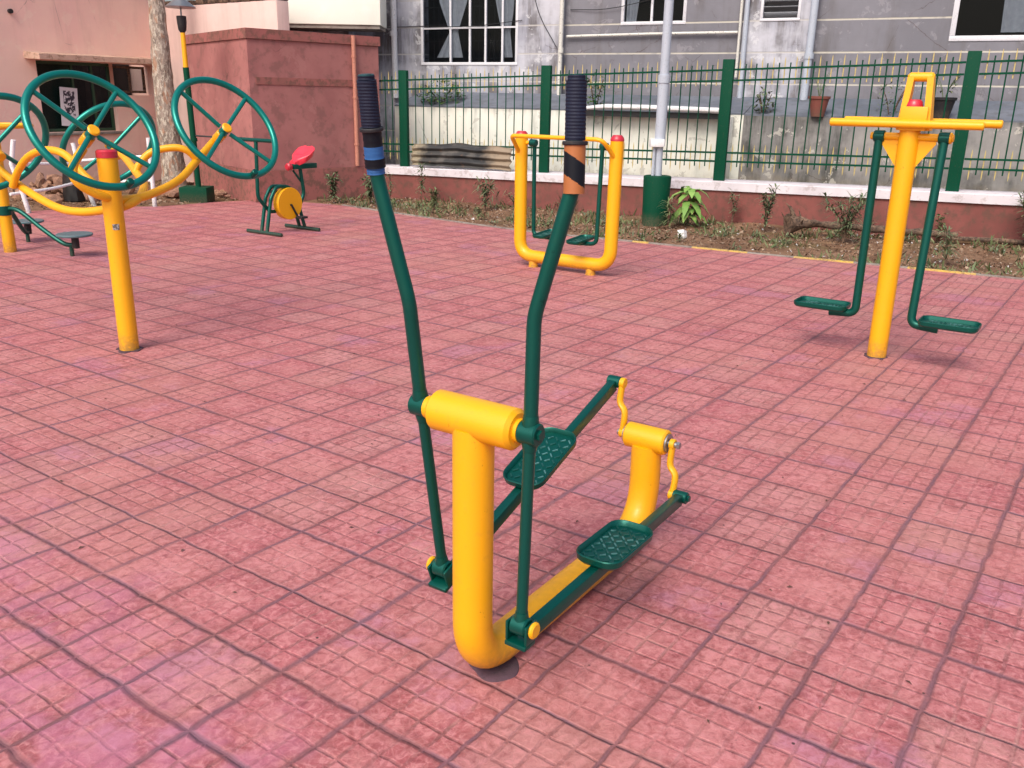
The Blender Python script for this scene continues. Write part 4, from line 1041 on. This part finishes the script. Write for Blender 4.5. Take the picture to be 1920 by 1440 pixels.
# ================================================================== LEFT SIDE: WHITE RAIL, SACK, RUBBLE, LOG
wr = thing('white_railing', 'bent white painted pipe railing standing in front of the pink house', 'railing', (-6.1, 12.3, 0))
P1 = [(-6.326, 11.65, -.05), (-6.5, 11.62, .62), (-6.37, 11.603, .92)]; 
for pts in ([(-6.326, 11.65, -.05), (-6.36, 11.62, .25), (-6.44, 11.6, .62), (-6.37+.0, 11.6, .92)], [(-5.944, 12.68, -.05), (-6.07, 12.63, .5), (-6.118, 12.63, .84)], [(-5.052, 12.57, -.05), (-5.04, 12.55, .5), (-5.026, 12.524, .93)]):
    b = NB(); tube(b, pts, .03, 12); obj('post', b, WHT, wr, True)
for pts in ([(-6.45, 11.6, .623), (-6.071, 12.6, .563)], [(-6.10, 12.62, .6), (-5.04, 12.53, .69)], [(-6.515, 11.6, .24), (-6.225, 12.1, .27), (-6.05, 12.66, .33)], [(-6.05, 12.66, .3), (-5.06, 12.56, .36)]):
    b = NB(); tube(b, spline(pts, 4), .02, 10); obj('rail', b, WHT, wr, True)
b = NB(); rows = []
for i in range(13):
    t = i/12; z = .66*t; r = .15*(1-.35*t)*(1 if t < .96 else .4)
    rows.append([b.verts.new((-6.50+math.cos(a)*r*1.0+.03*mnoise.noise(Vector((math.cos(a)*2, math.sin(a)*2, t*4))), 13.25+math.sin(a)*r*.7, z-.02)) for a in [6.283*k/18 for k in range(18)]])
for p, q in zip(rows, rows[1:]):
    for k in range(18): b.faces.new((p[k], p[(k+1) % 18], q[(k+1) % 18], q[k]))
b.faces.new(rows[-1])
tag(obj('rubbish_sack', b, TRASH, loc=(-6.5, 13.25, 0)), 'upright black plastic sack behind the white railing', 'sack')
b = NB()
for k in range(70):
    x = random.gauss(-6.9, .45); y = 13.9+random.gauss(0, .35); s = random.uniform(.05, .2)
    t = bmesh.new(); bmesh.ops.create_icosphere(t, subdivisions=1, radius=1)
    for v in t.verts: v.co = Vector((v.co.x*s, v.co.y*s*.6, v.co.z*s*.45))*(1+.3*mnoise.noise(v.co*2+Vector((k, 0, 0))))
    h = max(0, .32-.35*abs(x+6.9)-.4*abs(y-13.9)); t.transform(Matrix.Translation((x, y, random.uniform(0, 1)*h+.03)) @ Euler((random.random(), random.random(), random.random()*6)).to_matrix().to_4x4()); join(b, t); t.free()
tag(obj('rubble_heap', b, RUB, sharp=20), 'heap of broken brick and earth behind the white railing', 'rubble', kind='stuff')
b = NB()
for k in range(60):
    x = random.uniform(-5.4, -4.2); y = 13.9+random.uniform(-.2, 1.2); s = random.uniform(.04, .14)
    t = bmesh.new(); bmesh.ops.create_icosphere(t, subdivisions=1, radius=1)
    for v in t.verts: v.co = Vector((v.co.x*s, v.co.y*s*.7, v.co.z*s*.5))*(1+.3*mnoise.noise(v.co*2+Vector((k, 5, 0))))
    t.transform(Matrix.Translation((x, y, .03)) @ Euler((0, 0, random.random()*6)).to_matrix().to_4x4()); join(b, t); t.free()
tag(obj('stone_rubble', b, RUB, sharp=20), 'loose stones around the foot of the garden lamp', 'rubble', kind='stuff')

lg = thing('rotten_log', 'rotten fallen log with a splintered end lying at the wall foot', 'log', (3.4, 11.05, 0))
b = NB(); pts = spline([(3.33, 10.95, .13), (3.6, 10.98, .14), (4.1, 11.0, .11), (4.7, 10.93, .08), (5.3, 10.7, .06)], 6); n = len(pts)
tube(b, pts, [.125-.075*min(1, i/8)**.6-.01*i/n for i in range(n)], 14)
for v in b.verts: v.co += Vector((0, mnoise.noise(v.co*9), mnoise.noise(v.co*9+Vector((9, 0, 0)))))*.03
obj('log_body', b, WOODD, lg, True)
b = NB()
for k in range(16):
    a = random.uniform(-.4, 3.5); l = random.uniform(.08, .2); p = Vector((3.38+random.uniform(-.05, .15), 10.95, .13))
    tube(b, [p, p+Vector((-.35*l+random.gauss(0, .04), math.cos(a)*l, math.sin(a)*l))], [.022, .003], 5)
tube(b, [(3.42, 10.97, .2), (3.36, 11, .33), (3.3, 11, .38)], [.03, .018, .004], 6); obj('splinters', b, WOODD, lg, True)
b = NB(); tube(b, spline([(5.2, 10.72, .03), (5.7, 10.55, .04), (6.3, 10.35, .03), (7, 10.1, .03)], 5), .028, 8); tag(obj('fallen_branch', b, WOODD, loc=(5.9, 10.5, 0)), 'dark thin branch lying along the wall foot at the right edge', 'branch')
b = NB(); b.faces.new([b.verts.new(p) for p in ((1.93, 10.52, 0), (2.0, 10.50, .0), (1.99, 10.54, .10), (1.92, 10.55, .09))])
b.faces.new([b.verts.new(p) for p in ((2.0, 10.50, .0), (2.04, 10.55, .01), (2.03, 10.56, .08), (1.99, 10.54, .10))])
po2 = obj('paper_scrap', b, WHT, loc=(1.96, 10.52, 0)); tag(po2, 'crumpled white paper scrap on the soil near the green drum', 'litter')

# ---- weeds, each its own plant
def weed(label, x, y, h, n, mat, L=.12, w=.014, spread=.5, stems=1, broad=False, group=None):
    z = soil_h(x, y); o = thing('weed' if not broad else 'young_shrub', label, 'plant', (x, y, z), 0, group)
    b = NB(); ends = []
    for k in range(stems):
        a = random.uniform(0, 6.28); r = 0 if stems == 1 else h*spread*random.uniform(.2, .6)
        pts = spline([(0, 0, -.02), (math.cos(a)*r*.3+.01, math.sin(a)*r*.3, h*.5), (math.cos(a)*r, math.sin(a)*r, h*random.uniform(.8, 1.05))], 5); ends.append(pts)
        tube(b, pts, [.006*(1-.6*i/len(pts)) for i in range(len(pts))], 5)
    obj('stem', b, WOODD if not broad else LEAFG, o)
    b = NB()
    for k in range(int(n*2.2)):
        pts = random.choice(ends); t = random.uniform(.25, 1); p = pts[min(int(t*len(pts)), len(pts)-1)]
        leaf(b, p, random.uniform(0, 6.28), random.uniform(-.2, 1.0)*(1 if not broad else .6), L*random.uniform(.6, 1.2), w*1.35, .6 if not broad else 1.2)
    obj('leaves', b, mat, o)
G1 = 'weeds growing in the soil strip'
weed('bushy grey green weed at the corner foot of the red enclosure', -2.75, 13.55, .42, 120, LEAFG, .10, .02, .6, 7, group=G1)
weed('dry bushy weed below the salmon pipe of the enclosure', -2.2, 13.6, .4, 110, LEAFG, .10, .022, .7, 7, group=G1)
weed('tall thin dark weed standing before the left end of the corrugated sheet', -1.45, 13.9, .62, 34, LEAFG, .16, .016, .2, 1, group=G1)
weed('small wispy weed against the coping below the leftmost fence post', -1.95, 14.0, .45, 26, LEAFG, .12, .012, .3, 3, group=G1)
weed('low leafy weed between the enclosure and the air walker', -1.2, 13.2, .3, 70, LITG, .09, .018, .7, 5, group=G1)
weed('spiky weed tuft left of the air walker', -.45, 13.2, .42, 80, LEAFG, .17, .014, .5, 6, group=G1)
weed('pale green weed clump just left of the air walker frame', .0, 12.6, .3, 60, LITG, .1, .016, .6, 5, group=G1)
weed('broad leaved young shrub drooping beside the green drum', 2.25, 11.75, .5, 26, LEAFB, .26, .075, .2, 2, True)
weed('narrow leaved weed in front of the green drum', 1.98, 11.5, .34, 50, LITG, .15, .012, .4, 4, group=G1)
weed('slender grey weed standing against the wall right of the drum', 2.9, 12.0, .42, 40, LEAFG, .1, .012, .3, 4, group=G1)
weed('tall leafy weed left of the rotten log', 3.15, 11.3, .55, 90, LEAFG, .11, .018, .4, 5, group=G1)
weed('big bushy spiky weed growing over the rotten log', 3.85, 10.45, .52, 190, LEAFG, .16, .013, .8, 12, group=G1)
weed('small two leaved weed at the wall right of the trainer post', 5.15, 10.9, .34, 30, LITG, .08, .025, .4, 3, group=G1)
weed('palm like tuft on a short stem near the kerb at the right', 4.5, 9.25, .36, 44, LEAFG, .15, .012, .3, 3, group=G1)
weed('tall grey bushy weed at the right edge of the photo', 5.95, 10.35, .62, 170, LEAFG, .13, .016, .6, 8, group=G1)
weed('tiny green seedling beside the kerb behind the air walker', 1.9, 10.3, .1, 16, LITG, .07, .014, .6, 3, group=G1)
weed('small low weed tuft mid strip left of the air walker', -.5, 12.0, .14, 26, LITG, .08, .014, .6, 4, group=G1)

SC.render.resolution_x = 1024; SC.render.resolution_y = 768
